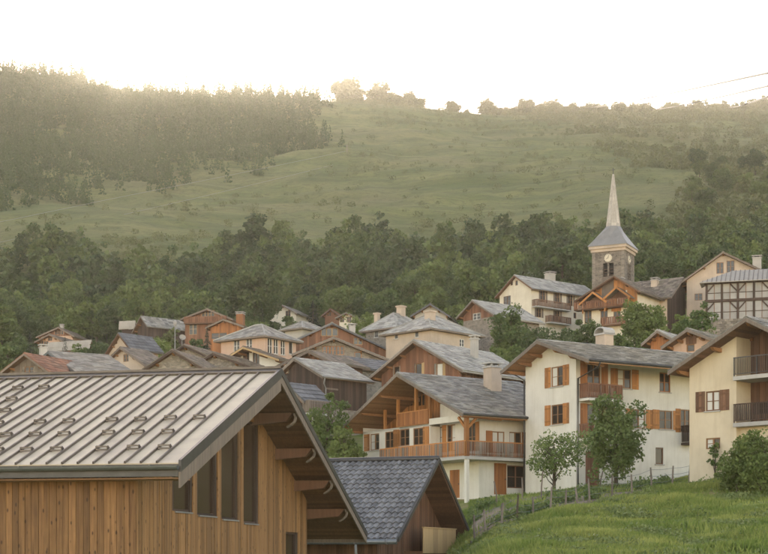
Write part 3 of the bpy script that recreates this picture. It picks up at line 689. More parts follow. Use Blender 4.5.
# ------------------------------------------------------------------ central chalet
def chalet():
    h = House('chalet', 'cream and wood chalet with wraparound terrace and grey slate roof', 'chalet', (397, 373), (338, 430), (463, 413), 108, -56, rear=(520, 382), of=1.7, ol=1., orr=1.6, ob=.6, wall='plaster_white', sof='soffit_light', tile=(.36, .46), roof='slate_grey')
    r = h.root; h.xl = h.px('F', 363, 445)[0]; xp = h.px('F', 430, 440)[0]; yr = h.px('R', 479, 440)[0]; zw = h.px('F', 363, 432)[1]
    F0 = yr - h.of
    # first-floor windows on the gable front
    for cx, cy, sh in ((374.6, 442, 'L'), (389.5, 440, 'R'), (404.5, 437.5, 'L'), (418, 436.5, 'R')): h.win('F', cx, cy, 1.25, 1.25, sh, sw=.75)
    for cx, cy, w, hh in ((439, 437.5, 1.1, 1.5), (451, 438, 1.0, 1.9)): h.win('F', cx, cy, w, hh, 'L' if cx > 445 else '', off=F0, sill=False)
    h.win('F', 471.5, 437, .9, 2.0, 'R', off=F0, sill=False)
    h.win('F', 454.5, 484, 1.2, 2.0, door='wood_orange', off=F0)
    # side wall
    h.win('R', 498.5, 442.3, 1.1, 1.5, 'L', sm='wood_orange', sill=False); h.win('R', 515.5, 442.8, 1.1, 1.5, 'R', sm='wood_orange', sill=False)
    h.win('R', 500.5, 479, 1.15, 2.2, door='wood_orange'); h.win('R', 516, 477, 1.6, 1.6, '', fm='wood_red', sill=False)
    mb = MB(); gz = lambda a: h.zu(a) - .004
    wall_strip(mb, h.P('F'), h.xl, xp, 0, lambda a: min(zw, h.zu(a)), [q for q in h.holes['F'] if q[4] == 0])
    wall_strip(mb, h.P('F', F0), xp, h.xr, 0, gz, [q for q in h.holes['F'] if q[4] == F0])
    wall_strip(mb, lambda a, d, z: (xp + d, a, z), h.of, yr, 0, lambda a: zw, [])
    wall_strip(mb, h.P('R'), yr, h.yb, 0, lambda a: h.zu(h.xr) - .004, h.holes['R'])
    wall_strip(mb, h.P('L'), h.of, h.yb, 0, lambda a: h.zu(h.xl) - .004, [])
    wall_strip(mb, h.P('B'), h.xl, h.xr, 0, gz, [], brk=(0.,))
    mb.build('wall', 'plaster_white', r)
    h.holes = {'F': [], 'R': [], 'L': [], 'B': []}
    # loggia under the gable
    lg = 1.9
    for cx, w in ((404, .95), (412.5, .95), (421, .95)): h.win('F', cx, 395, w, 1.7, '', off=lg, sill=False, fm='wood_honey')
    h.win('F', 385, 413, .9, 1.6, '', off=lg, sill=False, fm='wood_honey')
    mb = MB(); wall_strip(mb, h.P('F', lg), h.xl, h.xr, zw - .2, gz, [q for q in h.holes['F'] if q[4] == lg], brk=(0.,)); mb.build('gable_wall', 'wood_brown', r)
    h.cladding('F', zw, w=.2, mat='wood_honey', off=lg, a1=xp)
    m = MB(); m.box(h.xl, xp, h.of + .17, h.of + lg, zw - .2, zw - .02); m.build('loggia_floor', 'concrete', r)
    m = MB(); m.box(h.xl, xp, h.of, h.of + .165, zw - .15, zw + .004); m.build('parapet', 'plaster_white', r)
    a0, z0 = h.px('F', 397.5, 420); a1, z1 = h.px('F', 428.5, 405); e = empty('loggia_balustrade', (0, 0, 0)); e.parent = r
    n = 22
    for i in range(n): m = MB(); h.fbox(m, 'F', a0 + (a1 - a0) * i / n + .006, a0 + (a1 - a0) * (i + 1) / n - .006, .01, .04, zw + .08, zw + 1.0); m.build('board', 'wood_orange', e)
    for zz in (zw + 1.003, zw + .006): m = MB(); h.fbox(m, 'F', a0 - .04, a1 + .04, -.02, .08, zz, zz + .07); m.build('rail', 'wood_honey', e)
    for px_ in (397, 429, 415, 384):
        a = h.px('F', px_, 410)[0]; m = MB(); m.box(a - .1, a + .1, h.of + .01, h.of + .19, zw, h.zu(a) - .12); m.build('post', 'wood_honey', r)
    # porch beam, corner post with braces
    xo, yo = h.xr + 1.0, h.of - .95; zb = h.px('F', 446, 420)[1]
    m = MB(); m.box(xp + .003, xo - .15, h.of - .08, h.of + .14, zb - .22, zb + .22); m.build('porch_beam', 'plaster_white', r)
    zp = h.zu(xo) - .06; zf = h.px('F', 430, 461)[1]
    m = MB(); m.box(xo - .13, xo + .13, yo - .13, yo + .13, zf, zp); p = m.build('corner_post', 'wood_honey', r)
    for d in ((-.9, 0), (0, .9)): m = MB(); m.beam((xo, yo, zp - 1.0), (xo + d[0], yo + d[1], zp - .12), .14, .16); m.build('brace', 'wood_honey', p)
    m = MB(); m.beam((xo, .25, zp - .1), (xo, h.L - .5, zp - .1), .18, .2); m.build('eave_purlin', 'wood_honey', r)
    # terrace: slab, balusters, rails
    aL = h.px('F', 380, 461, -1.1)[0]; yE = h.px('R', 536, 455, -1.1)[0]
    m = MB(); m.box(aL, h.xr + 1.15, h.of - 1.15, h.of - .004, zf - .2, zf, .5); m.box(h.xr + .004, h.xr + 1.15, h.of - .004, yE, zf - .2, zf, .5); m.box(xp + .004, h.xr + .004, h.of - .004, yr - .004, zf - .2, zf, .5)
    t = m.build('terrace', 'concrete', r)
    m = MB(); yy, xx = h.of - 1.1, h.xr + 1.1
    for zz in (zf + 1.02, zf + .1): m.box(aL, xx, yy - .03, yy + .04, zz, zz + .075); m.box(xx - .04, xx + .03, yy + .041, yE, zz, zz + .075)
    m.build('rail', 'wood_honey', t)
    q = aL + .05
    while q < xx - .1: m = MB(); m.box(q, q + .085, yy - .062, yy - .032, zf + .03, zf + 1.01); m.build('baluster', random.choice(('wood_honey', 'wood_honey', 'wood_grey', 'wood_orange')), t); q += .145
    q = yy + .1
    while q < yE: m = MB(); m.box(xx + .032, xx + .062, q, q + .085, zf + .03, zf + 1.01); m.build('baluster', random.choice(('wood_brown', 'wood_grey', 'wood_red')), t); q += .145
    for (x, y) in ((aL + .1, yy), (h.xr + 1.0, yy + .05)): m = MB(); m.box(x - .12, x + .12, y - .0, y + .24, 0, zf - .2); m.build('pillar', 'plaster_white', r)
    h.make_roof(purlins=3, gut='metal_dark', pend=2.0)
    h.chimney(492.5, 365, w=.95, mat='plaster_tan', y=h.L * .62, cap='slab')
chalet()

# ------------------------------------------------------------------ tall white house
def white_house():
    h = House('white_house', 'tall white house with honey wood shutters and two small balconies', 'house', (537, 340), (501, 371), (589, 359), 101.5, -59, L=15, of=1.3, ol=1., orr=1.0, ob=.4, wall='plaster_white', sof='soffit_light', tile=(.36, .46))
    h.xl = h.px('F', 525.5, 400)[0]; h.xr = h.px('F', 576, 430)[0]
    h.win('F', 557, 376.5, 1.3, 1.35, 'LR', curt=False); h.win('F', 557, 414.5, 1.3, 1.35, 'LR')
    h.win('R', 594, 376.5, 1.15, 2.1, 'LR', sill=False, sm='wood_orange'); h.win('R', 594, 420, 1.15, 2.1, 'LR', sill=False, sm='wood_orange')
    h.win('R', 624.5, 379, 1.2, 1.3, 'LR', sm='wood_honey'); h.win('R', 665, 382.5, 1.0, 1.35, '', fm='wood_orange')
    h.win('R', 639, 419, 1.15, 1.3, 'LR'); h.win('R', 666, 420, 1.2, 1.3, 'LR'); h.win('R', 685.5, 421, .9, 1.6, 'L', sill=False)
    h.win('R', 592.5, 470, 1.2, 2.45, door='wood_red'); h.win('R', 659.5, 456, .7, 1.15, '', fm='wood_brown', bars=False); h.win('R', 625, 462, 1.0, 1.2, '')
    h.finish(purlins=3, verge='wood_grey', gut='metal_dark')
    h.balcony('R', 579, 613, 399, depth=1.0, wood='wood_red', slab='plaster_white')
    h.balcony('R', 579, 606, 439, depth=1.0, wood='wood_red', slab='plaster_white')
    h.balcony('R', 681, 690, 443, depth=.9, wood='wood_dark', slab='wood_dark', rail=1.2)
    h.chimney(604.5, 332, w=1.0, dep=.8, y=h.L * .42, cap='arch', mat='plaster_tan')
    zt = h.zr(h.wr) - .12
    m = MB(); m.tube([(h.wr + .06, .9, zt), (h.wr - .2, .95, zt - .3), (h.xr + .07, h.of + .12, zt - .75), (h.xr + .07, h.of + .12, .1)], .055, 8); m.build('downpipe', 'metal_dark', h.root, smooth=True)
    m = MB(); m.tube([(-h.wl - .06, h.of - .25, h.zr(-h.wl) - .1), (h.xl - .06, h.of - .07, h.zr(-h.wl) - .7), (h.xl - .06, h.of - .07, .1)], .055, 8); m.build('downpipe', 'metal_dark', h.root, smooth=True)
white_house()

# ------------------------------------------------------------------ yellow house at the right edge
def yellow_house():
    h = House('yellow_house', 'yellow rendered house at right edge with two wooden loggia balconies', 'house', (746, 317), (668, 371), (806, 346), 82, -46, L=12, of=1.0, ol=1.4, orr=.6, ob=.5, wall='plaster_yellow', roof='slate_grey', sof='wood_brown')
    r = h.root; h.xl = h.px('F', 689.5, 430)[0]; xp = h.px('F', 736.3, 380)[0]; dp = 1.5
    h.win('F', 712.5, 401, .92, 1.12, 'LR', sm='wood_brown', sw=.62, fm='wood_brown', curt=True); h.win('F', 713, 443.5, .95, .62, '', fm='window_frame', sill=False)
    h.win('F', 763, 408, .75, .7, '', off=dp, sill=False, fm='wood_dark'); h.win('F', 745, 452, .9, 1.4, '', off=.35, sill=False)
    z2 = h.px('F', 737, 377)[1]; z1 = h.px('F', 737, 423.5)[1]
    mb = MB(); gz = lambda a: h.zu(a) - .004
    wall_strip(mb, h.P('F'), h.xl, xp, 0, gz, [q for q in h.holes['F'] if q[4] == 0], brk=(0.,))
    wall_strip(mb, h.P('F', .35), xp, h.xr, 0, lambda a: z1 - .2, [q for q in h.holes['F'] if q[4] == .35])
    wall_strip(mb, lambda a, d, z: (xp + d, a, z), h.of, h.of + dp, 0, lambda a: h.zu(xp) - .01, [])
    wall_strip(mb, h.P('R'), h.of, h.yb, 0, lambda a: h.zu(h.xr) - .004, []); wall_strip(mb, h.P('L'), h.of, h.yb, 0, lambda a: h.zu(h.xl) - .004, [])
    wall_strip(mb, h.P('B'), h.xl, h.xr, 0, gz, [], brk=(0.,)); mb.build('wall', 'plaster_yellow', r)
    mb = MB(); wall_strip(mb, h.P('F', dp), xp, h.xr, z1 - .3, gz, [q for q in h.holes['F'] if q[4] == dp], brk=(0.,)); mb.build('loggia_wall', 'wood_dark', r)
    planks(h, 'F', z1, lambda: random.uniform(.16, .22), 'wood_brown', r, xp, h.xr, off=dp)
    for zf, mt in ((z2, 'metal_dark'), (z1, 'wood_dark')):
        m = MB(); m.box(xp + .004, h.xr + .3, h.of - .35, h.of + dp - .06, zf - .22, zf); b = m.build('balcony', 'concrete', r)
        m = MB(); yy = h.of - .30
        for zz, t_ in ((zf + 1.0, .06), (zf + .1, .04)): m.box(xp + .01, h.xr + .25, yy - .02, yy + .03, zz, zz + t_)
        for q in (xp + .02, xp + 1.45, h.xr + .1): m.box(q, q + .06, yy - .015, yy + .025, zf, zf + 1.0)
        m.build('rail', mt, b); q = xp + .12
        while q < h.xr + .1:
            w = .02 if mt == 'metal_dark' else .075; m = MB(); m.box(q, q + w, yy - .01, yy + .015, zf + .14, zf + .995); m.build('baluster', mt, b); q += .11 if w < .03 else .135
    # antlers hung under the gable, box on the rail
    a, z = h.px('F', 752, 336, dp); e = empty('antlers', (0, 0, 0)); e.parent = r; y = h.of + dp - .12
    m = MB(); m.box(a - .12, a + .12, y - .02, y + .07, z - .3, z + .1); m.build('mount', 'wood_brown', e)
    for sd in (-1, 1):
        m = MB(); m.tube([(a, y - .05, z), (a + sd * .3, y - .12, z + .05), (a + sd * .55, y - .15, z + .28), (a + sd * .5, y - .15, z + .6)], [.04, .035, .03, .012], 6)
        m.tube([(a + sd * .45, y - .14, z + .15), (a + sd * .75, y - .16, z + .2)], [.028, .01], 5); m.tube([(a + sd * .3, y - .12, z + .05), (a + sd * .28, y - .2, z + .3)], [.025, .01], 5); m.build('antler', 'curtain', e)
    h.make_roof(purlins=2, verge='wood_grey', gut=None, pend=.3)
    for y in (2.5,): m = MB(); m.box(.2, .9, 3, 3.7, h.zr(.5) - .3, h.zr(.5) + 1.); m.build('chimney', 'plaster_tan', h.roof)
yellow_house()

# ------------------------------------------------------------------ the rest of the village
def brown_chalet():
    h = House('brown_chalet', 'dark brown boarded chalet just above the cream chalet', 'chalet', (413, 340), (368, 378), (463, 370), 135, -41, L=12, of=.9, ol=.9, orr=.9, wall='stone_wall', roof='slate_light', tile=(.5, .6))
    for cx in (418.5, 439.5): h.win('F', cx, 370.5, .75, 1.3, 'R', sm='wood_pale', sw=.3, sill=False, bars=False)
    h.win('F', 396.5, 371, .7, .9, '', sill=False, bars=False)
    h.finish(purlins=3); h.cladding('F', 0, w=.24, mat='wood_red'); h.cladding('R', h.zu(h.xr) - 2.4, w=.24, mat='wood_brown')
    h.chimney(474.5, 337, w=.55, y=h.L * .55, cap='slab', mat='render_grey')
brown_chalet()

def dark_barn():
    h = House('dark_barn', 'dark boarded barn with light slate roof behind the metal-roofed barn', 'barn', (294, 358), (280, 371), (323, 376), 135, -45, rear=(345, 364), of=.5, ol=.5, orr=.5, wall='stone_wall', roof='slate_light', tile=(.4, .5))
    h.win('F', 286, 369, .7, .9, '', sill=False, bars=False, glass='curtain')
    h.finish(verge='wood_grey')
    zc = h.px('R', 345, 410)[1]
    h.cladding('F', zc - 1, mat='wood_dark'); h.cladding('R', zc, mat='wood_dark')
    m = MB(); z = h.zr(h.wr) - .1; m.tube([(h.wr + .05, .2, z), (h.wr - .2, .3, z - .5), (h.xr + .1, .7, z - .9), (h.xr + .1, .7, z - 4.)], .07, 8); m.build('downpipe', 'zinc', h.root, smooth=True)
    m = MB(); m.tube([(h.wr + .07, 0, z + .05), (h.wr + .07, h.L, z + .05)], .09, 8); m.build('gutter', 'zinc', h.root, smooth=True)
    a, z = h.px('R', 330, 389); m = MB(); h.fbox(m, 'R', a - .5, a + .9, .05, .12, z - .07, z + .07); m.build('plank_shelf', 'wood_grey', h.root)
dark_barn()

def simple(name, label, cat, apex, eL, eR, D, psi, wall, roof, L=9., rear=None, clad=None, cladR=None, wins=(), chim=(), bal=(), verge='wood_grey', tile=(.55, .7), cz=None, purl=2, of=.8, ol=.6, orr=.6, fm='window_frame', sm='wood_brown', gut=None):
    h = House(name, label, cat, apex, eL, eR, D, psi, L=L, rear=rear, of=of, ol=ol, orr=orr, wall=wall, roof=roof, tile=tile, dz=-1.2)
    for w in wins:
        f, cx, cy, ww, hh = w[:5]; sh = w[5] if len(w) > 5 else ''
        h.win(f, cx, cy, ww, hh, sh, sm=sm, fm=fm, glass='glass_far', sill=False, bars=ww > .8)
    h.finish(verge=verge, purlins=purl, gut=gut)
    if clad:
        zc = 0 if cz is None else h.px('F', apex[0], cz)[1]
        h.cladding('F', zc, w=.28, mat=clad)
        if cladR: h.cladding('R', zc, w=.28, mat=cladR); h.cladding('L', zc, w=.28, mat=cladR)
    for c in chim: h.chimney(c[0], c[1], w=c[2], y=h.L * c[3], mat=c[4] if len(c) > 4 else 'render_grey')
    for b in bal: h.balcony(*b[:4], **(b[4] if len(b) > 4 else {}))
    return h

simple('red_tile_house', 'low house with orange-red tile gable roof left above the metal roof', 'house', (24, 353), (-10, 380), (56, 377), 150, -28, 'stone_wall', 'tile_red', L=9, clad='wood_grey', cz=374, wins=[('F', 29, 371, 1.2, .9)], verge='wood_grey')
simple('grey_roof_house', 'long grey sheet roof right of the orange-red tiles', 'house', (48, 351.5), (28, 367), (86, 380), 160, -62, 'render_grey', 'slate_grey', rear=(109, 361), chim=[(43, 346, .7, .1)], verge='metal_grey')
simple('tin_shed', 'shed with pale tin roof behind the conifer at left', 'shed', (91.5, 340.3), (89.5, 348.5), (95, 347), 262, 68, 'wood_red', 'tin', L=9, purl=0, verge=None)
simple('brown_gable_house', 'brown wooden house with broad gable at the forest edge, far left', 'house', (58, 327), (36, 337), (74, 336), 285, -12, 'plaster_pink', 'slate_brown', clad='wood_red', cz=336, wins=[('F', 57, 332, 1, 1), ('F', 61, 332, 1, 1)], chim=[(62, 325, .6, .5)])
simple('pink_gable_house', 'pinkish gabled house in front of the broad brown gable, far left', 'house', (49, 334), (34, 342), (62, 340), 272, -18, 'plaster_pink', 'slate_brown', wins=[('F', 46, 345, 1, 1.4), ('F', 50, 338, .9, 1.1), ('F', 41, 344, 1, 1.2)])
simple('slate_roof_house', 'cream house with steep dark blue slate roof and skylight', 'house', (118, 333), (102, 358), (130, 348.5), 190, -42, 'plaster_tan', 'slate_blue', rear=(152, 337), wins=[('F', 116, 341, .5, .8)], of=.5, verge='wood_brown')
simple('annex_house', 'low pale annex gable in front of the dark blue slate roof', 'house', (120, 347), (106, 360), (147, 366), 176, -38, 'plaster_tan', 'slate_brown', L=4.5, wins=[('F', 126, 358, .9, .9)], of=.5)
simple('ridge_barn', 'dark wood barn with grey-brown roof beneath the forest edge, left', 'barn', (140.5, 316), (132, 332), (147, 326), 262, -50, 'wood_brown', 'slate_grey', L=9, clad='wood_dark', cladR='wood_dark')
simple('white_roof_hut', 'tiny hut with pale roof beside the ridge barn, left', 'hut', (135.5, 321), (135, 328), (137, 327), 268, 74, 'wood_dark', 'tin', L=3.2, purl=0, verge=None, of=.2, ol=.3, orr=.3)
simple('red_brown_chalet', 'red-brown wooden chalet with tall gable under the forest', 'chalet', (207, 308.5), (180, 319), (233, 319), 245, -10, 'wood_red', 'slate_brown', L=10, clad='wood_red', wins=[('F', 193, 329, 1.4, 1.9), ('F', 205, 313.5, 1.2, 1.1), ('F', 211, 313.5, 1.2, 1.1)], fm='wood_pale', bal=[('F', 186, 228, 324, dict(depth=1.1, wood='wood_red', slab='wood_brown', sp=.25, bw=.16))])
simple('orange_chalet', 'orange wooden chalet standing right before the red-brown chalet', 'chalet', (223, 319), (205, 327.5), (244, 326), 232, -14, 'wood_orange', 'slate_brown', L=7, clad='wood_orange', wins=[('F', 219, 336, 2.6, 1.0)], chim=[(240.5, 313, 1.1, .7, 'wood_orange')])
simple('small_cream_house', 'small cream gabled house beneath the forest beside a dark conifer', 'house', (282, 305), (266, 312.5), (297, 313), 320, -22, 'plaster_cream', 'slate_grey', wins=[('F', 288, 313.5, 1.2, 1.2)])
simple('red_hut', 'small red house right of the dark conifer, below forest', 'house', (330, 308.5), (321, 316), (341, 316), 305, -15, 'wood_red', 'tile_red', L=6, wins=[('F', 329, 314, .9, .9)])
simple('ochre_house', 'small ochre house with hip-like roof right of the red house', 'house', (346, 312.5), (335, 318), (357, 317), 292, -20, 'plaster_cream', 'slate_grey', L=6, wins=[('F', 342, 319.5, .9, 1.1), ('F', 349, 319.5, .9, 1.1)])
simple('rust_gable_house', 'wide rust-coloured gable house with grey-purple roof edge, village centre', 'house', (332, 322.5), (287, 343), (395, 352), 200, 8, 'wood_red', 'slate_grey', L=10, clad='wood_red', wins=[('F', 324, 332, .8, 1.1), ('F', 329, 332, .8, 1.1), ('F', 335, 332, .8, 1.1), ('F', 358, 341, 1.2, 1.0)], fm='wood_pale', verge='slate_blue', chim=[(352, 325, .8, .3, 'render_grey')])
simple('stone_gable_house', 'stone house with low rounded slate gable and wooden window band', 'house', (334, 337), (292, 354), (393, 361), 168, 2, 'stone_wall', 'slate_grey', L=9, wins=[('F', 326.5, 350.5, .9, 1.0), ('F', 333, 350.5, .9, 1.0), ('F', 340, 350.5, .9, 1.0), ('F', 358, 356, .8, .9)], fm='wood_honey')
simple('brown_lean_house', 'low brown slate roof just behind the dark boarded barn', 'house', (308, 350.5), (274, 367), (330, 361), 150, -34, 'wood_brown', 'slate_brown', L=7, clad='wood_brown')
simple('blue_slate_house', 'narrow blue-grey slate roof behind the dark barn on its right', 'house', (336, 356), (318, 366), (352, 367), 158, -50, 'stone_wall', 'slate_blue', L=9)
simple('lean_to', 'bluish slate lean-to roof against the dark barn, low beside metal roof', 'outbuilding', (286, 383), (268, 398), (304, 401), 122, -45, 'wood_dark', 'slate_blue', rear=(316, 393), clad='wood_dark', of=.4, ol=.4, orr=.4, wins=[('R', 313, 420, 1.0, 1.1)], fm='window_white', bal=[('R', 302, 326, 413, dict(depth=.9, wood='wood_grey', slab='concrete'))])
simple('stone_barn', 'rubble stone barn with rough brown slate gable above the metal roof', 'barn', (172, 349.5), (134, 375), (214, 374), 130, -16, 'stone_wall', 'slate_brown', L=7, tile=(.5, .5), verge='wood_dark', of=.5)
simple('rough_slate_barn', 'long rough brown slate roof behind the rubble stone barn', 'barn', (184, 344.5), (150, 366), (240, 371), 146, -22, 'stone_wall', 'slate_brown', L=7, tile=(.5, .5), verge='wood_dark', of=.5)
simple('low_slate_barn', 'low brown slate roof in front of the pink hipped house', 'barn', (213, 352.5), (190, 366), (262, 370), 139, -26, 'stone_wall', 'slate_brown', L=6, tile=(.5, .5), verge='wood_dark', of=.5)
simple('porch_roof', 'white timber porch gable before the pink hipped house', 'porch', (243, 346.5), (228, 356), (279, 359), 168, -30, 'window_white', 'slate_brown', L=3.5, of=1.6, wins=[('F', 246, 358, .9, 1.6), ('F', 256, 359, .9, 1.6)], fm='wood_brown', verge='wood_pale')
simple('dark_roof_house', 'dark slate gable roof rising behind the pale hipped stone house', 'house', (430, 303.5), (410, 316), (450, 316), 232, -12, 'render_grey', 'slate_blue', L=8, verge='slate_blue')
simple('stone_wood_house', 'narrow house, boarded gable above stone wall, left of the big tree', 'house', (472, 300), (456, 318), (497, 316.5), 200, -50, 'stone_wall', 'slate_light', L=9, clad='wood_red', cz=320, wins=[('F', 476.5, 316.5, 1.4, .9)], fm='window_white')
simple('orange_gable_house', 'small orange wooden gable beside the peach gable near yellow house', 'house', (657, 330), (641, 344), (674, 339), 128, -35, 'wood_orange', 'slate_light', L=6, clad='wood_orange', of=.7)
simple('peach_gable_house', 'peach rendered gable house with grey roof behind the yellow house', 'house', (687, 328.5), (661, 347), (717, 340), 118, -38, 'plaster_pink', 'slate_grey', L=9, clad='wood_brown', cz=339, wins=[('F', 690.5, 348, .7, .6)], of=.9)
simple('long_stone_house', 'long low building with worn brown slate roof beside the church', 'house', (684, 277.5), (671, 297), (692, 291), 214, 58, 'plaster_tan', 'slate_brown', L=8.5, clad='wood_dark', tile=(.5, .5), chim=[(655, 279, .9, .45, 'plaster_tan')])

# cream house above the big tree
h = House('cream_house', 'cream house with white gable and two brown balconies left of church', 'house', (514, 275), (495, 297), (532, 288), 225, -52, rear=(585, 290), of=.5, ol=.5, orr=.7, ob=.4, wall='plaster_cream', roof='slate_light', tile=(.55, .7), dz=-2)
h.win('F', 507, 301, 1.6, 1.5, '', glass='glass_far', sill=False, fm='wood_brown')
for cx in (511.5, 516.5): h.win('F', cx, 283, .55, .75, '', bars=False, sill=False, glass='glass_far')
for cx, cy, hh in ((543, 295.5, 2.0), (557.5, 297, 2.0), (570.5, 300, 1.8), (557.5, 314.5, 2.0), (539, 312, 1.6)): h.win('R', cx, cy, 1.0, hh, 'LR', sm='wood_grey', sw=.35, glass='glass_far', sill=False)
h.win('R', 575, 315.5, .6, .9, '', bars=False, sill=False, glass='glass_far')
h.finish(verge='wood_brown', gut='metal_grey')
h.balcony('R', 532, 566, 306.5, depth=1.1, wood='wood_brown', slab='concrete', sp=.3, bw=.2); h.balcony('R', 545, 566, 322.5, depth=1.1, wood='wood_brown', slab='concrete', sp=.3, bw=.2)
h.chimney(550, 273, w=1.2, y=h.L * .62, mat='render_grey')

# hipped houses
def hip(name, label, px0, pxc, px1, eave_y, rise, D, psi, wall, roof, base_y, wins=(), oh=.7, fm='window_white', ridge=.35, tile=.55, chim=()):
    """near corner at image x pxc; front wall runs to px0, side wall to px1"""
    p = R(psi); u = (math.cos(p), math.sin(p)); v = (-u[1], u[0]); A = at(pxc, eave_y, D)
    def hit(d, ex): q = (ex - CX) / FPX; return (A.y * q - A.x) / (d[0] - q * d[1])
    w, L = -hit(u, px0), hit(v, px1); z0 = tz(A.x, A.y) - 2.; r = empty(name, (A.x, A.y, z0), p); tag(r, label, 'house')
    ze = A.z - z0; inv = (Matrix.Translation(r.location) @ Matrix.Rotation(p, 4, 'Z')).inverted()
    class Q(House):
        def __init__(s): pass
    s = Q(); s.root = r; s.inv = inv; s.of = 0.; s.xr = 0.; s.xl = -w; s.yb = L; s.holes = {'F': [], 'R': [], 'L': [], 'B': []}
    for f, cx, cy, ww, hh in wins: s.win(f, cx, cy, ww, hh, '', fm=fm, glass='glass_far', sill=True, bars=ww > .8)
    mb = MB()
    for f, lo, hi in (('F', -w, 0), ('R', 0, L), ('L', 0, L), ('B', -w, 0)): wall_strip(mb, s.P(f), lo, hi, 0, lambda a: ze, s.holes[f])
    mb.build('wall', wall, r)
    x0, x1, y0, y1 = -w - oh, oh, -oh, L + oh; cx_, cy_ = (x0 + x1) / 2, (y0 + y1) / 2
    if (x1 - x0) > (y1 - y0): hl = ((x1 - x0) - (y1 - y0)) / 2 * ridge / .35; ra, rb = (cx_ - hl, cy_, ze + rise), (cx_ + hl, cy_, ze + rise)
    else: hl = ((y1 - y0) - (x1 - x0)) / 2 * ridge / .35; ra, rb = (cx_, cy_ - hl, ze + rise), (cx_, cy_ + hl, ze + rise)
    c = [(x0, y0, ze), (x1, y0, ze), (x1, y1, ze), (x0, y1, ze)]
    m = MB(); m.add([*c, ra, rb], [(0, 3, 2, 1), (0, 1, 5, 4), (2, 3, 4, 5), (1, 2, 5), (3, 0, 4)] if (x1 - x0) > (y1 - y0) else [(0, 3, 2, 1), (0, 1, 4), (1, 2, 5, 4), (2, 3, 5), (3, 0, 4, 5)], .5)
    ro = m.build('roof', roof, r)
    m = MB(); m.box(x0 + .01, x1 - .01, y0 + .01, y1 - .01, ze - .16, ze - .003); m.build('eave', 'wood_grey', r)
    # slates laid on each hip face
    m = MB(); V = [Vector(q) for q in (*c, ra, rb)]
    fs = [(0, 1, 5, 4), (2, 3, 4, 5), (1, 2, 5, 5), (3, 0, 4, 4)] if (x1 - x0) > (y1 - y0) else [(0, 1, 4, 4), (1, 2, 5, 4), (2, 3, 5, 5), (3, 0, 4, 5)]
    for a, b, c_, d in fs:
        a, b, c_, d = V[a], V[b], V[c_], V[d]; nrm = (b - a).cross(d - a).normalized(); n = max(3, int(((d - a) + (c_ - b)).length / 2 / tile))
        for i in range(n):
            t0, t1 = i / n, min(1., (i + 1.2) / n)
            la, lb, ua, ub = a.lerp(d, t0), b.lerp(c_, t0), a.lerp(d, t1), b.lerp(c_, t1); k = max(1, int((lb - la).length / (tile * 1.2)))
            for j in range(k):
                e = random.uniform(.03, .06); s0, s1 = (j + .01) / k, (j + .99) / k
                m.hexa([la.lerp(lb, s0) + nrm * .01, la.lerp(lb, s1) + nrm * .01, ua.lerp(ub, s1), ua.lerp(ub, s0), la.lerp(lb, s0) + nrm * e * 1.4, la.lerp(lb, s1) + nrm * e * 1.4, ua.lerp(ub, s1) + nrm * .02, ua.lerp(ub, s0) + nrm * .02])
    m.build('slates', roof, ro, kind='stuff')
    m = MB()
    for q in ((V[0], V[4]), (V[1], V[5] if (x1 - x0) > (y1 - y0) else V[4]), (V[2], V[5]), (V[4], V[5])): m.tube([q[0] + Vector((0, 0, .05)), q[1] + Vector((0, 0, .06))], .10, 5)
    m.build('ridge_cap', 'slate_light', ro)
    for (ex, ey, ww, yy) in chim:
        o = inv @ Vector((0, 0, 0)); d = (inv @ at(ex, ey, 1.)) - o; k = (L * yy - o.y) / d.y; q = o + d * k
        m = MB(); m.box(q.x - ww / 2, q.x + ww / 2, q.y - ww / 2, q.y + ww / 2, ze, q.z - .2); m.box(q.x - ww / 2 - .12, q.x + ww / 2 + .12, q.y - ww / 2 - .12, q.y + ww / 2 + .12, q.z - .197, q.z); m.build('chimney', 'plaster_tan', ro)
    return s
hip('pink_hip_house', 'pink house with white-framed windows and grey hipped roof', 221, 264.5, 296, 336.5, 2.1, 186, -36, 'plaster_pink', 'slate_grey', 365, wins=[('F', 236.5, 346, 1.0, 1.6), ('F', 249, 345, 1.0, 1.6), ('R', 270, 346, .9, 1.9), ('R', 276, 346.5, .9, 1.9), ('R', 283, 347.5, .9, 1.9), ('R', 291, 348, .8, 1.6)])
hip('pale_hip_house', 'pale stone house with wide hipped slate roof, village centre', 386, 431, 478, 329, 2.6, 188, -44, 'plaster_tan', 'slate_light', 355, wins=[('F', 396, 336, .7, .8), ('F', 416.5, 333.5, .7, 1.0), ('R', 462, 343, .9, 1.0)], chim=[(430, 311, 1.0, .3)], ridge=.5)
hip('grey_hip_house', 'grey hipped roof with several chimneys left of the pale hipped house', 366, 396, 430, 328, 2.6, 204, -40, 'stone_wall', 'slate_light', 345, wins=[('F', 376, 334, .8, 1.0)], chim=[(401, 306, .9, .6), (377, 313, .6, .4)])
hip('low_hip_house', 'small grey hipped roof peeping out behind the pink hipped house', 285, 302, 325, 328.5, 1.4, 225, -40, 'render_grey', 'slate_grey', 340, ridge=.3)

